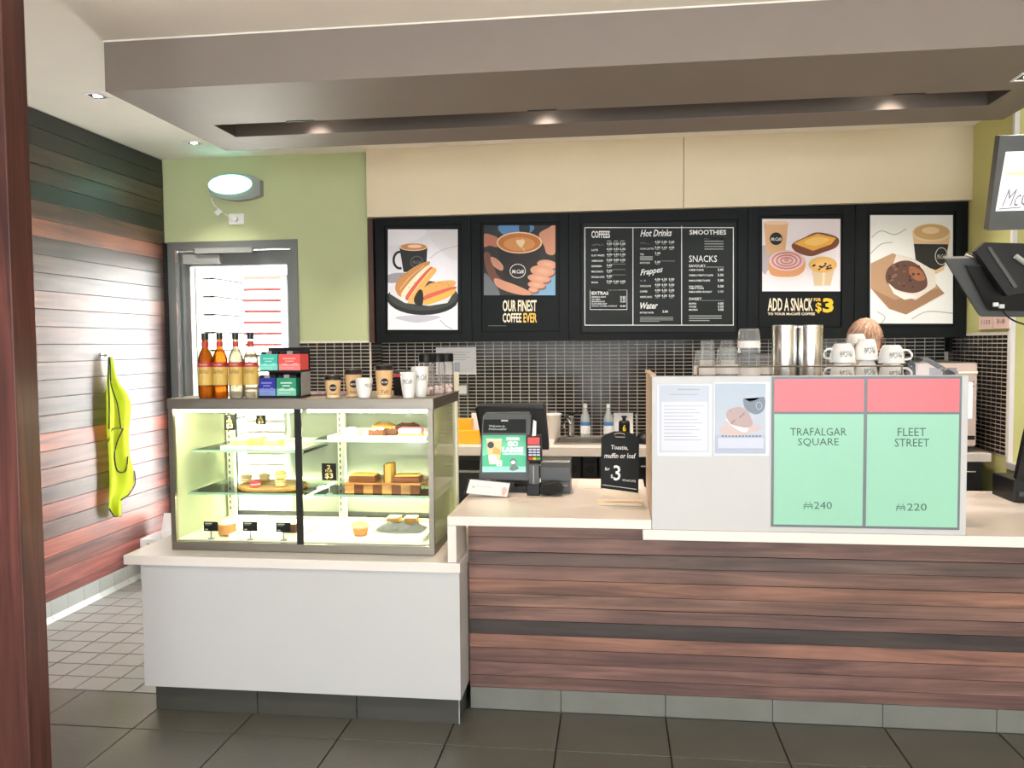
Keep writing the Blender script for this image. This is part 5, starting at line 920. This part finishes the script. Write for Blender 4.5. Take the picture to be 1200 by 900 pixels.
def up_cup(px, Y, z, h, w_, lb, ang=0, hs=-1):
    x = at(px, 430, Y=Y).x; r = w_/2; t = thing('upturned_cup', lb, 'cup', (x, Y, z), 'upturned white cups on the coffee machine')
    b = nb(); lathe(b, [(r, 0), (r*.97, h*.3), (r*.84, h*.75), (r*.66, h*.96), (r*.6, h), (r*.5, h), (r*.48, h-.004)], (x, Y, z), 26); body = obj('cup', b, M_white_c, t, True)
    b = nb(); a = ang+(PI if hs < 0 else 0); d = Vector((math.cos(a), math.sin(a), 0)); q = Vector((x, Y, z)); tube(b, curve([tuple(q+d*r*.96+Vector((0, 0, h*.2))), tuple(q+d*(r+.022)+Vector((0, 0, h*.25))), tuple(q+d*(r+.026)+Vector((0, 0, h*.5))), tuple(q+d*(r+.012)+Vector((0, 0, h*.7))), tuple(q+d*r*.84+Vector((0, 0, h*.72)))], 4, False), .0045, 8); obj('handle', b, M_white_c, t, True)
    def wrap(u, v, k): rr = (r if v < h*.3 else r*.97-(r*.13)*(v-h*.3)/(h*.45))+.0012+k; aa = -PI/2+.1+u/rr; return Vector((x+rr*math.cos(aa), Y+rr*math.sin(aa), z+v))
    P = Print(wrap); P.text('McCafé', r*.5, h*.3, -r*.55, h*.58, S(90, 88, 86), shear=.35); P.line([(r*.5, h*.62), (0, h*.62)], .0014, S(90, 88, 86)); P.build('script_logo', body)
up_cup(987, 3.62, ZM, .078, .105, 'lower upturned white cup at the left, under another', .15); up_cup(987, 3.62, ZM+.0786, .080, .105, 'upper upturned white cup at the left of the stack', .15)
up_cup(1015, 3.66, ZM, .088, .094, 'lower upturned white cup in the middle, under another', 1.5, 1); up_cup(1015, 3.66, ZM+.0886, .088, .094, 'upper upturned white cup in the middle of the cups', 1.5, 1)
up_cup(1044.5, 3.60, ZM, .074, .104, 'lower upturned white cup at the right, under another', -.1, 1); up_cup(1044.5, 3.60, ZM+.0746, .076, .104, 'upper upturned white cup at the right end', -.1, 1)
up_cup(1003, 3.86, ZM, .1, .098, 'lower upturned white cup in the back row', .4, 1); up_cup(1003, 3.86, ZM+.1006, .1, .098, 'upper upturned white cup in the back row before the person', .4, 1)
# mesh tray, clear box at the right end, resting on a grinder
gr_ = thing('coffee_grinder', 'black coffee grinder with clear hopper behind the right end of the screen', 'grinder', (1.42, 3.8, ZL)); X0, X1 = at(1066, 440, Y=3.7).x, at(1118, 440, Y=3.7).x
box_obj('body', M_black, gr_, 1.288, X1, 3.66, 3.86, ZL, 1.40, .006); b = nb(); p = [at(1073, 440, Y=3.7), at(1078, 424, Y=3.7), at(1088, 419, Y=3.7), at(1119, 437, Y=3.7), at(1119, 440, Y=3.7)]; pz = min(v.z for v in p); prism(b, [p[0], p[1], p[2], p[3], (p[3].x, 3.7, 1.4005), (p[0].x, 3.7, 1.4005)], (0, .13, 0)); obj('hopper', b, M_acryl, gr_)
mt = thing('mesh_tray', 'black perforated tray leaning behind the right upturned cups', 'tray', (at(1062, 440, Y=3.95).x, 3.97, ZL)); b = nb(); prism(b, [at(1052, 442, Y=3.97), at(1052, 413, Y=3.97), at(1060, 417, Y=3.97), at(1073, 427, Y=3.97), at(1073, 442, Y=3.97)], (0, .03, 0)); obj('perforated_plate', b, M_black, mt); X0, X1 = at(1053, 440, Y=3.97).x, at(1072, 440, Y=3.97).x; box_obj('plate_leg', M_black, mt, X0, X1, 3.975, 3.995, ZL, at(1060, 441, Y=3.97).z-.001)
b = nb()
for i in range(5):
    for j in range(3):
        p = at(1055+i*3.2, 421+j*6+i*2.0, Y=3.9695); lathe(b, [(.0028, 0), (.0028, .001)], (0, 0, 0), 8)
        for v in list(b.verts)[-16:]: v.co = Vector((p.x+v.co.x, p.y-v.co.z, p.z+v.co.y))
obj('perforations', b, M_grey, mt)['kind'] = 'stuff'

# oven in the right corner
ov = thing('compact_oven', 'compact stainless oven with pinkish front in the right corner', 'oven', (1.97, 5.5, ZK)); oz = 1.464
box_obj('body', M_steel, ov, 1.70, 2.168, 5.27, 5.86, ZK+.03, oz, .004); fr = box_obj('front_panel', mat('oven_front', S(206, 188, 178), .4, .2, var=.04), ov, 1.702, 2.166, 5.25, 5.269, ZK+.04, oz-.004, .002)
for z in (at(1140, 447, Y=5.25).z, at(1140, 452, Y=5.25).z): box_obj('vent_slot', M_dark, fr, 2.05, 2.15, 5.2475, 5.2495, z-.006, z)
X0, X1, Z0, Z1 = wrect(1085, 427, 1127, 446, 5.25); box_obj('display_window', mat('oven_display', S(150, 146, 160), .25), fr, X0+.02, X1-.03, 5.246, 5.2495, Z0, Z1-.02); box_obj('door_bar', M_chrome, fr, 2.05, 2.16, 5.225, 5.2495, at(1140, 435, Y=5.25).z-.012, at(1140, 435, Y=5.25).z); box_obj('lower_band', M_dark, fr, 1.71, 2.16, 5.2475, 5.2495, ZK+.075, ZK+.1)
for x in (1.74, 2.1): box_obj('foot', M_black, ov, x, x+.03, 5.3, 5.8, ZK, ZK+.03)
# notes on the return wall
xN = XN-.0125
for k, (a, c, s_, lb) in enumerate(((1147, 1163.5, '1133', 'left handwritten note above the tiles on the return wall'), (1164.5, 1181, '3-8', 'right handwritten note above the tiles on the return wall'))):
    y0_, y1_ = at(a, 380, X=xN).y, at(c, 380, X=xN).y; z0_, z1_ = at(1160, 388.5, X=xN).z+.015, at(1160, 370, X=xN).z
    t = thing('paper_note', lb, 'note', (xN, (y0_+y1_)/2, z0_), 'notes on the return wall'); box_obj('sheet', M_pink, t, xN, XN-.0045, y1_, y0_, max(z0_, 1.652), z1_+.02)
    P = Print(quad_map((xN-.0006, y0_, z1_+.02), (xN-.0006, y1_, z1_+.02), (xN-.0006, y0_, z0_), 10, 10)); P.text(s_, 2, 4.5, 8, 7, S(90, 80, 80)); P.build('handwriting', t)

# ================================================================== RIGHT SIDE SCREENS
mo = thing('menu_monitor', 'hanging monitor with a white coffee advert at the upper right', 'monitor', (1.93, 3.76, 2.07))
nT, nB = at(1172, 159, Y=3.70), at(1158, 270, Y=3.80); wv = Vector((.68, 0, 0)); b = nb(); prism(b, [nT, nT+wv, nB+wv, nB], (0, .045, .012)); obj('housing', b, M_dgrey, mo)
def mon(x, y, h=0): f = (y-159)/(270-159); return at(x, y, Y=3.70+.10*f)+Vector((0, -h-.001, 0))
sT, sB = mon(1178.5, 178), mon(1166.5, 247.5); M_mon = printmat('monitor_ink', .25); nt = M_mon.node_tree; bs = nt.nodes['Principled BSDF']; nt.links.new(nt.nodes['Attribute'].outputs['Color'], bs.inputs['Emission Color']); bs.inputs['Emission Strength'].default_value = .12
P = Print(quad_map(sT, sT+Vector((.62, 0, 0)), sB, 100, 40)); P.rect(0, 0, 100, 40, S(236, 236, 244)); P.blob([(1, 15), (6, 13.5), (30, 13), (60, 14), (60, 16.5), (20, 16.5)], S(238, 214, 160)); P.text('McCafé', 3.5, 25, 32, 37, S(110, 110, 118), shear=.4); P.line([(2, 38.6), (16, 37.8)], .8, S(110, 110, 118)); P.build('advert_screen', mo, M_mon)
b = nb(); tube(b, [(1.94, 3.83, 2.30), (1.94, 3.83, 2.747)], .02, 10); bx(b, 1.88, 2.0, 3.78, 3.85, 2.2, 2.32); obj('ceiling_mount', b, M_black, mo)
os_ = thing('order_screen', 'black order screen seen from behind, hung below the monitor', 'monitor', (1.8, 3.95, 1.70)); Yq = 3.98
b = nb(); prism(b, [at(1107, 303, Y=Yq), at(1290, 300, Y=Yq), at(1300, 373, Y=Yq+.08), at(1149, 371, Y=Yq+.08)], (0, .03, .012)); obj('screen_back', b, M_dgrey, os_)
b = nb(); prism(b, [at(1131, 311, Y=Yq-.002), at(1285, 309, Y=Yq-.002), at(1290, 364, Y=Yq+.06), at(1157, 363, Y=Yq+.06)], (0, -.02, -.006)); obj('rear_cover', b, M_black, os_)
b = nb(); prism(b, [at(1143, 294, Y=3.9), at(1154, 284, Y=3.9), at(1270, 287, Y=3.9), at(1270, 330, Y=3.9), at(1186, 346, Y=3.9), at(1180, 346, Y=3.9)], (0, .045, 0)); br = obj('bracket_box', b, M_black, os_)
b = nb(); p = [at(1156, 290, Y=3.899), at(1160, 289, Y=3.899), at(1192, 336, Y=3.899), at(1188, 338, Y=3.899)]; prism(b, p, (0, -.006, 0)); obj('bracket_rib', b, M_dgrey, br); b = nb(); tube(b, [at(1190, 300, Y=3.89), at(1215, 318, Y=3.89), at(1230, 310, Y=3.89)], .012, 8); obj('swivel', b, M_grey, br, True)
b = nb(); p = at(1132, 298, Y=3.97); tube(b, [p, p+Vector((.035, 0, -.012))], .010, 10); obj('clamp_knob', b, M_chrome, os_, True)
for px, py, c, nm in ((1170, 331, S(226, 190, 130), 'plug'), (1174, 338, S(222, 130, 100), 'plug'), (1166, 357, S(220, 226, 226), 'plug'), (1173, 359, S(206, 216, 216), 'plug')):
    p = at(px, py, Y=3.955); b = nb(); bx(b, p.x-.011, p.x+.011, p.y-.012, p.y, p.z-.009, p.z+.009, .002); obj(nm, b, mat('plug_%d' % px, c, .5), os_)
b = nb(); tube(b, curve([tuple(at(1173, 361, Y=3.95)), tuple(at(1182, 372, Y=3.94)), tuple(at(1200, 380, Y=3.94)), tuple(at(1230, 384, Y=3.95)), tuple(at(1262, 360, Y=3.97))], 6, False), .004, 6); obj('cable', b, M_black, os_, True)
p = at(1270, 310, Y=3.92); b = nb(); tube(b, [(1.99, 3.93, 1.95), (1.99, 3.9, 2.18), (1.96, 3.87, 2.21)], .018, 10); obj('mount_arm', b, M_black, os_, True)
rt = thing('counter_till', 'black till screen back at the far right of the lower worktop', 'till', (at(1215, 575, Y=4.0).x, 4.05, ZL)); b = nb(); p = [at(1191, 563, Y=4.0), at(1201, 515, Y=4.06), at(1208, 488, Y=4.1), at(1290, 488, Y=4.1), at(1275, 564, Y=4.0)]; prism(b, p, (0, .03, .01)); obj('screen_back', b, M_black, rt); X0, X1 = at(1186, 570, Y=4.0).x, at(1270, 570, Y=4.0).x; box_obj('base', M_black, rt, X0, X1, 3.98, 4.2, ZL, at(1195, 562, Y=4.0).z, .004); box_obj('base_trim', M_dgrey, rt, X0+.02, X0+.06, 3.974, 3.979, ZL+.03, ZL+.05)

# ================================================================== WALL AND CEILING FITTINGS
ex = thing('emergency_light', 'oval grey emergency light glowing green white above the door', 'emergency light', (at(272, 218, Y=5.7).x, 5.7, 2.7)); mE = plane_y(5.67, 10, 230, 190)
out = curve([(135, 270), (170, 195), (280, 145), (400, 132), (520, 138), (640, 155)], 5, False)+[(745, 205), (748, 385)]+curve([(640, 425), (500, 446), (360, 440), (220, 405), (150, 345)], 5, False)
b = nb(); prism(b, [mE(u, v, 0) for u, v in out], (0, YG-.001-5.67, 0)); obj('housing', b, M_grey, ex)
b = nb(); c0 = mE(395, 262, 0); rx = (mE(650, 262, 0)-mE(140, 262, 0)).x/2; rz = (mE(395, 150, 0)-mE(395, 375, 0)).z/2; vs = bmesh.ops.create_uvsphere(b, u_segments=28, v_segments=12, radius=1)['verts']
for v in vs: v.co = Vector((c0.x+v.co.x*rx, c0.y+v.co.y*.035, c0.z+v.co.z*rz))
obj('lit_lens', b, mat('lit_lens', S(230, 255, 250), .3, emit=(.30, 1, .76, 1), estr=1.1), ex, True)
b = nb(); tube(b, curve([tuple(at(247.5, 232, Y=5.70)), tuple(at(251, 240, Y=5.70)), tuple(at(257, 246, Y=5.69)), tuple(at(264, 251, Y=5.70)), tuple(at(271, 256, Y=5.70))], 5, False), .0035, 6); obj('cord', b, M_paper, ex, True)
b = nb(); prism(b, [at(251, 249, Y=5.685), at(256, 244, Y=5.685), at(261, 248, Y=5.685), at(255, 253, Y=5.685)], (0, .004, 0)); obj('cord_tag', b, M_paper, ex)
so = thing('wall_outlet', 'white power outlet with plug under the emergency light', 'socket', (at(277, 257, Y=YG).x, YG-.01, 2.5)); X0, X1, Z0, Z1 = wrect(268, 250.5, 286, 263, YG-.01); box_obj('plate', M_paper, so, X0, X1, YG-.014, YG-.0005, Z0, Z1, .003); b = nb(); lathe(b, [(.02, 0), (.018, .03)], (0, 0, 0), 14)
for v in b.verts: v.co = Vector(((X0+X1)/2+v.co.x, YG-.0145-v.co.z, (Z0+Z1)/2+v.co.y))
obj('plug', b, M_paper, so, True)
M_bulb = mat('lamp_face', S(255, 240, 220), .4, emit=(1, .86, .70, 1), estr=14)
def downlight(x, y, z, lb, power=14, size=.085, spot=True):
    t = thing('downlight', lb, 'downlight', (x, y, z), 'square ceiling downlights'); s2 = size/2; b = nb()
    for q in ((x-s2-.012, x+s2+.012, y-s2-.012, y-s2), (x-s2-.012, x+s2+.012, y+s2, y+s2+.012), (x-s2-.012, x-s2, y-s2, y+s2), (x+s2, x+s2+.012, y-s2, y+s2)): bx(b, *q, z-.006, z-.0003)
    obj('trim_frame', b, M_paper, t); box_obj('dark_cup', M_dark, t, x-s2, x+s2, y-s2, y+s2, z-.002, z-.0003); box_obj('reflector', M_chrome, t, x-s2*.2, x+s2, y+s2*.3, y+s2, z-.005, z-.0021); b = nb(); lathe(b, [(.02, 0), (.02, .002)], (x, y, z-.0045), 14); obj('lamp_face', b, M_bulb, t)
    if spot:
        l = bpy.data.lights.new('downlight_beam', 'SPOT'); l.energy = power; l.spot_size = math.radians(95); l.spot_blend = .7; l.color = (1, .93, .84); l.shadow_soft_size = .04
        lo = bpy.data.objects.new('downlight_beam', l); COL.objects.link(lo); lo.location = (x, y, z-.02)
p = at(114, 112, Z=ZC); downlight(p.x, p.y, ZC, 'square downlight in the ceiling nearer the viewer, left of the soffit'); p = at(227, 167, Z=ZC); downlight(p.x, p.y, ZC, 'square downlight in the ceiling near the emergency light'); downlight(1.80, 3.9, z0-.0002, 'square downlight at the right end of the soffit')
for k, (x, y) in enumerate(((-1.8, 1.6), (0, 1.6), (1.8, 1.6), (-1.8, -1), (0, -1), (1.8, -1))): downlight(x, y, ZC, "added unseen downlight above the viewer, " + ("left", "middle", "right")[k % 3] + (" of the nearer row", " of the farther row")[k < 3], 30)  # unseen lamps added as extra light for the room
for x, lb in ((-1.59, 'lamp in the soffit trough at the left end'), (-.35, 'lamp in the soffit trough at the middle'), (1.365, 'lamp in the soffit trough at the right end')):
    t = thing('trough_lamp', lb, 'lamp', (x, 4.15, z0), 'lamps in the soffit trough'); box_obj('holder', M_black, t, x-.072, x+.072, 4.082, 4.094, z0-.004, z0-.0004); box_obj('reflector', M_chrome, t, x-.06, x+.06, ty0+.002, ty0+.03, z0+.10, z0+.13); box_obj('lamp_face', M_bulb, t, x-.04, x+.04, ty0+.031, ty0+.034, z0+.105, z0+.125)
    l = bpy.data.lights.new('trough_beam', 'SPOT'); l.energy = 6; l.spot_size = math.radians(50); l.spot_blend = 1; l.color = (1, .84, .72); l.shadow_soft_size = .02; lo = bpy.data.objects.new('trough_beam', l); COL.objects.link(lo); lo.location = (x, ty0+.05, z0+.11); lo.rotation_euler = (math.radians(47), 0, 0)
    l = bpy.data.lights.new('counter_beam', 'SPOT'); l.energy = 20; l.spot_size = math.radians(110); l.spot_blend = .8; l.color = (1, .72, .52); l.shadow_soft_size = .05; lo = bpy.data.objects.new('counter_beam', l); COL.objects.link(lo); lo.location = (x, 4.22, z0+.02)

for k, x in enumerate((-1.3, -.3, .7, 1.7)): downlight(x, 5.1, ZC, 'added unseen downlight in the ceiling behind the soffit, ' + ('first', 'second', 'third', 'fourth')[k] + ' from the left', 17)  # lamps added out of sight to brighten the back wall
# hi-vis vest on its hook
vx = XL+.04; sV = 4.09
vt = thing('hi_vis_vest', 'yellow hi vis vest with black binding hanging on the timber wall', 'vest', (XL+.05, 4.98, .52))
def vp(u, v): return at(100+u/sV, 400+v/sV, X=vx)
rows = [(75, 106, 128), (120, 103, 137), (170, 100, 146), (210, 98, 165), (250, 97, 198), (300, 97, 217), (360, 97, 215), (420, 97, 207), (480, 104, 205), (550, 109, 210), (620, 112, 229), (680, 113, 233), (730, 112, 206), (760, 110, 172), (800, 108, 172), (838, 128, 168)]
n = 18; b = nb(); gr = []
for k, (v, a, c) in enumerate(rows):
    row = []
    for i in range(n+1):
        f = i/n; p = vp(a+(c-a)*f, v); q = min(1, k/4); p.x += (.016*math.sin(f*PI*2.6+k*.13)+.006*math.sin(f*9+1+k*.2))*q*math.sin(f*PI)**.5 + .004; row.append(b.verts.new(p))
    gr.append(row)
for r0_, r1_ in zip(gr, gr[1:]):
    for i in range(n): b.faces.new((r0_[i], r0_[i+1], r1_[i+1], r1_[i]))
pos = [[v.co.copy() for v in r] for r in gr]
bmesh.ops.solidify(b, geom=b.faces[:], thickness=.004); cl_ = obj('fabric', b, M_hivis, vt, True)
off = Vector((.006, -.002, 0))
for nm, path in (('edge_binding', [pos[k][1 if k < 9 else 0] for k in range(0, 8)]), ('seam_binding', [pos[k][int(n*(.25+.055*k))] for k in range(0, 8)]), ('pocket_binding', [pos[8][int(n*.05)], pos[7][int(n*.3)], pos[7][int(n*.72)]]), ('hem_binding', [pos[10][n], pos[11][n], pos[12][n], pos[13][int(n*.9)]]), ('hem_binding', [pos[14][0], pos[15][2], pos[15][n//2], pos[15][n]]),
                 ('pocket_loop', [pos[7][int(n*.72)], pos[8][int(n*.5)], pos[9][int(n*.38)], pos[10][int(n*.4)], pos[10][int(n*.62)], pos[9][int(n*.86)]])):
    b = nb(); tube(b, [Vector(p)+off for p in curve([tuple(p) for p in path], 4, False)], .004, 6); obj(nm, b, M_bind, cl_)
b = nb(); p = vp(104, 72); tube(b, [(XL+.003, p.y, p.z+.008), (XL+.03, p.y, p.z+.004), (XL+.036, p.y, p.z+.014)], .006, 8); bx(b, XL+.003, XL+.008, p.y-.012, p.y+.012, p.z-.01, p.z+.024); tag(obj('wall_hook', b, M_chrome, None, True, (XL+.03, p.y, p.z)), 'chrome wall hook that carries the yellow vest', 'hook')

# open white carton by the door
wb = thing('white_carton', 'open white carton on the floor in the corner by the door', 'carton', (-3.1, 5.35, 0)); M_cart = mat('white_carton', S(232, 232, 232), .7, var=.03); x0_, x1_, y0_, y1_, h = -3.22, -2.98, 5.19, 5.46, .29
for q in ((x0_, x1_, y0_, y0_+.004), (x0_, x1_, y1_-.004, y1_), (x0_, x0_+.004, y0_+.004, y1_-.004), (x1_-.004, x1_, y0_+.004, y1_-.004)): box_obj('side', M_cart, wb, *q, .001, h)
box_obj('bottom', M_cart, wb, x0_, x1_, y0_, y1_, .0, .0009); b = nb(); prism(b, [(x0_, y1_-.004, h+.0005), (x1_, y1_-.004, h+.0005), (x1_-.01, y1_+.02, h+.12), (x0_+.01, y1_+.02, h+.12)], (0, .003, 0)); obj('flap', b, M_cart, wb)
P = Print(quad_map((x0_+.03, y0_-.001, h-.02), (x1_-.03, y0_-.001, h-.02), (x0_+.03, y0_-.001, h-.1), 10, 10)); P.rect(1, 1, 8, 2.4, S(150, 154, 162)); P.rect(1, 4, 6, 5, S(170, 172, 180)); P.build('printed_mark', wb)

# ================================================================== PERSON BEHIND THE COFFEE MACHINE
px_, py_ = 1.322, 4.72
V = []; E = []; R_ = []
def J(p, r, par=None):
    V.append(p); R_.append(r)
    if par is not None: E.append((par, len(V)-1))
    return len(V)-1
pel = J((px_, py_, .92), (.15, .11)); sp = J((px_, py_-.01, 1.08), (.135, .10), pel); ch = J((px_, py_-.03, 1.26), (.15, .105), sp); sh = J((px_, py_-.05, 1.38), (.11, .08), ch); nk = J((px_, py_-.085, 1.455), (.052, .052), sh); J((px_, py_-.115, 1.53), (.055, .055), nk)
for s_ in (-1, 1):
    a = J((px_+s_*.17, py_-.04, 1.36), (.058, .058), sh); e = J((px_+s_*.235, py_-.09, 1.10), (.044, .044), a); w_ = J((px_+s_*.15, py_-.29, 1.00), (.03, .026), e); hn = J((px_+s_*.13, py_-.36, .985), (.036, .02), w_)
    for k, (dx, ln) in enumerate(((-.027, .062), (-.009, .075), (.009, .07), (.027, .055))): f1 = J((px_+s_*.12+dx, py_-.36-.03-ln*.45, .982), (.0095, .0095), hn); J((px_+s_*.12+dx, py_-.385-ln*.8, .962), (.0085, .0085), f1)
    f1 = J((px_+s_*.13-s_*.05, py_-.345, .98), (.011, .011), hn); J((px_+s_*.13-s_*.065, py_-.385, .972), (.009, .009), f1)
    h_ = J((px_+s_*.09, py_, .86), (.09, .09), pel); k_ = J((px_+s_*.10, py_-.02, .48), (.06, .06), h_); an = J((px_+s_*.10, py_+.02, .09), (.042, .042), k_); J((px_+s_*.11, py_-.12, .04), (.038, .036), an)
me = bpy.data.meshes.new('skel'); me.from_pydata(V, E, []); so_ = bpy.data.objects.new('skel', me); COL.objects.link(so_); md = so_.modifiers.new('s', 'SKIN')
for i, v in enumerate(me.skin_vertices[0].data): v.radius = R_[i] if isinstance(R_[i], tuple) else (R_[i], R_[i]); v.use_root = (i == 0)
sb = so_.modifiers.new('d', 'SUBSURF'); sb.levels = 2; sb.render_levels = 2
bpy.context.view_layer.update(); bme = bpy.data.meshes.new_from_object(so_.evaluated_get(bpy.context.evaluated_depsgraph_get())); bpy.data.objects.remove(so_)
pe = thing('person', 'person with sandy hair bending over behind the coffee machine', 'person', (px_, py_, 0))
b = nb(); b.from_mesh(bme); hc = Vector((px_, py_-.135, 1.592)); tilt = Matrix.Rotation(math.radians(32), 4, 'X')
vs = bmesh.ops.create_uvsphere(b, u_segments=28, v_segments=20, radius=1)['verts']
for v in vs:
    q = v.co.copy(); f = max(0, -q.y); x, y, z = q.x*.078, q.y*.098, q.z*.118
    if q.z < 0: x *= 1-.22*q.z*q.z; y *= 1+.06*f
    nose = math.exp(-((q.x/.16)**2+((q.z+.12)/.2)**2))*(f > .6); y -= .02*nose
    for ex_ in (-.38, .38): y += .008*math.exp(-(((q.x-ex_)/.16)**2+((q.z-.06)/.1)**2))*(f > .5)
    y += .004*math.exp(-((q.x/.3)**2+((q.z+.5)/.06)**2))*(f > .5)
    v.co = hc+tilt@Vector((x, y, z))
for s_ in (-1, 1): blob(b, tuple(hc+tilt@Vector((s_*.08, .01, -.005))), .028, .35, .7, 1.1, 2)
for v in b.verts:
    if v.co.z < .004: v.co.z = .004
body = obj('body', b, M_uni, pe, True); body.data.materials.append(M_skin)
for p in body.data.polygons:
    c = p.center+ORG['person']
    if c.z > 1.43 or (c.y < py_-.27 and c.z > .9): p.material_index = 1
b = nb(); vs = bmesh.ops.create_uvsphere(b, u_segments=48, v_segments=26, radius=1)['verts']; dead = []
for v in vs:
    q = v.co.copy()
    if q.z < -.25 or (q.y < -.35 and q.z < .42): dead.append(v); continue
    k = 1.07+.018*math.sin(34*math.atan2(q.x, q.z+.6)+3*q.y)
    v.co = hc+tilt@Vector((q.x*.082*k, q.y*.102*k, q.z*.118*k+.003))
bmesh.ops.delete(b, geom=dead, context='VERTS'); bmesh.ops.solidify(b, geom=b.faces[:], thickness=.008); hr = obj('hair', b, M_hair, pe, True)
random.seed(3)
for nm_, cc in (('hair_strands', S(190, 160, 138)), ('hair_strands', S(142, 112, 96))):
    b = nb()
    for k in range(170):
        a = random.uniform(0, 2*PI); t0 = random.uniform(0, .6); pts = []; da = random.uniform(-.12, .12)
        for j in range(6):
            th = t0+j*.19; a2 = a+da*j; q = Vector((math.sin(th)*math.cos(a2), math.sin(th)*math.sin(a2), math.cos(th)))
            if q.y < -.3 and q.z < .42: break
            kk = 1.10+.035*random.random(); pts.append(hc+tilt@Vector((q.x*.080*kk, q.y*.100*kk, q.z*.114*kk+.003)))
        if len(pts) > 1: tube(b, pts, .0028, 5)
    obj(nm_, b, mat('hair_%d' % int(cc[0]*100), cc, .5, var=.3, vscale=50), hr, True)['kind'] = 'stuff'
b = nb()
for s_ in (-.031, .031): blob(b, tuple(hc+tilt@Vector((s_, -.086, .006))), .011, 1, .5, .6, 1)
obj('eyes', b, M_white_c, pe, True)['kind'] = 'stuff'
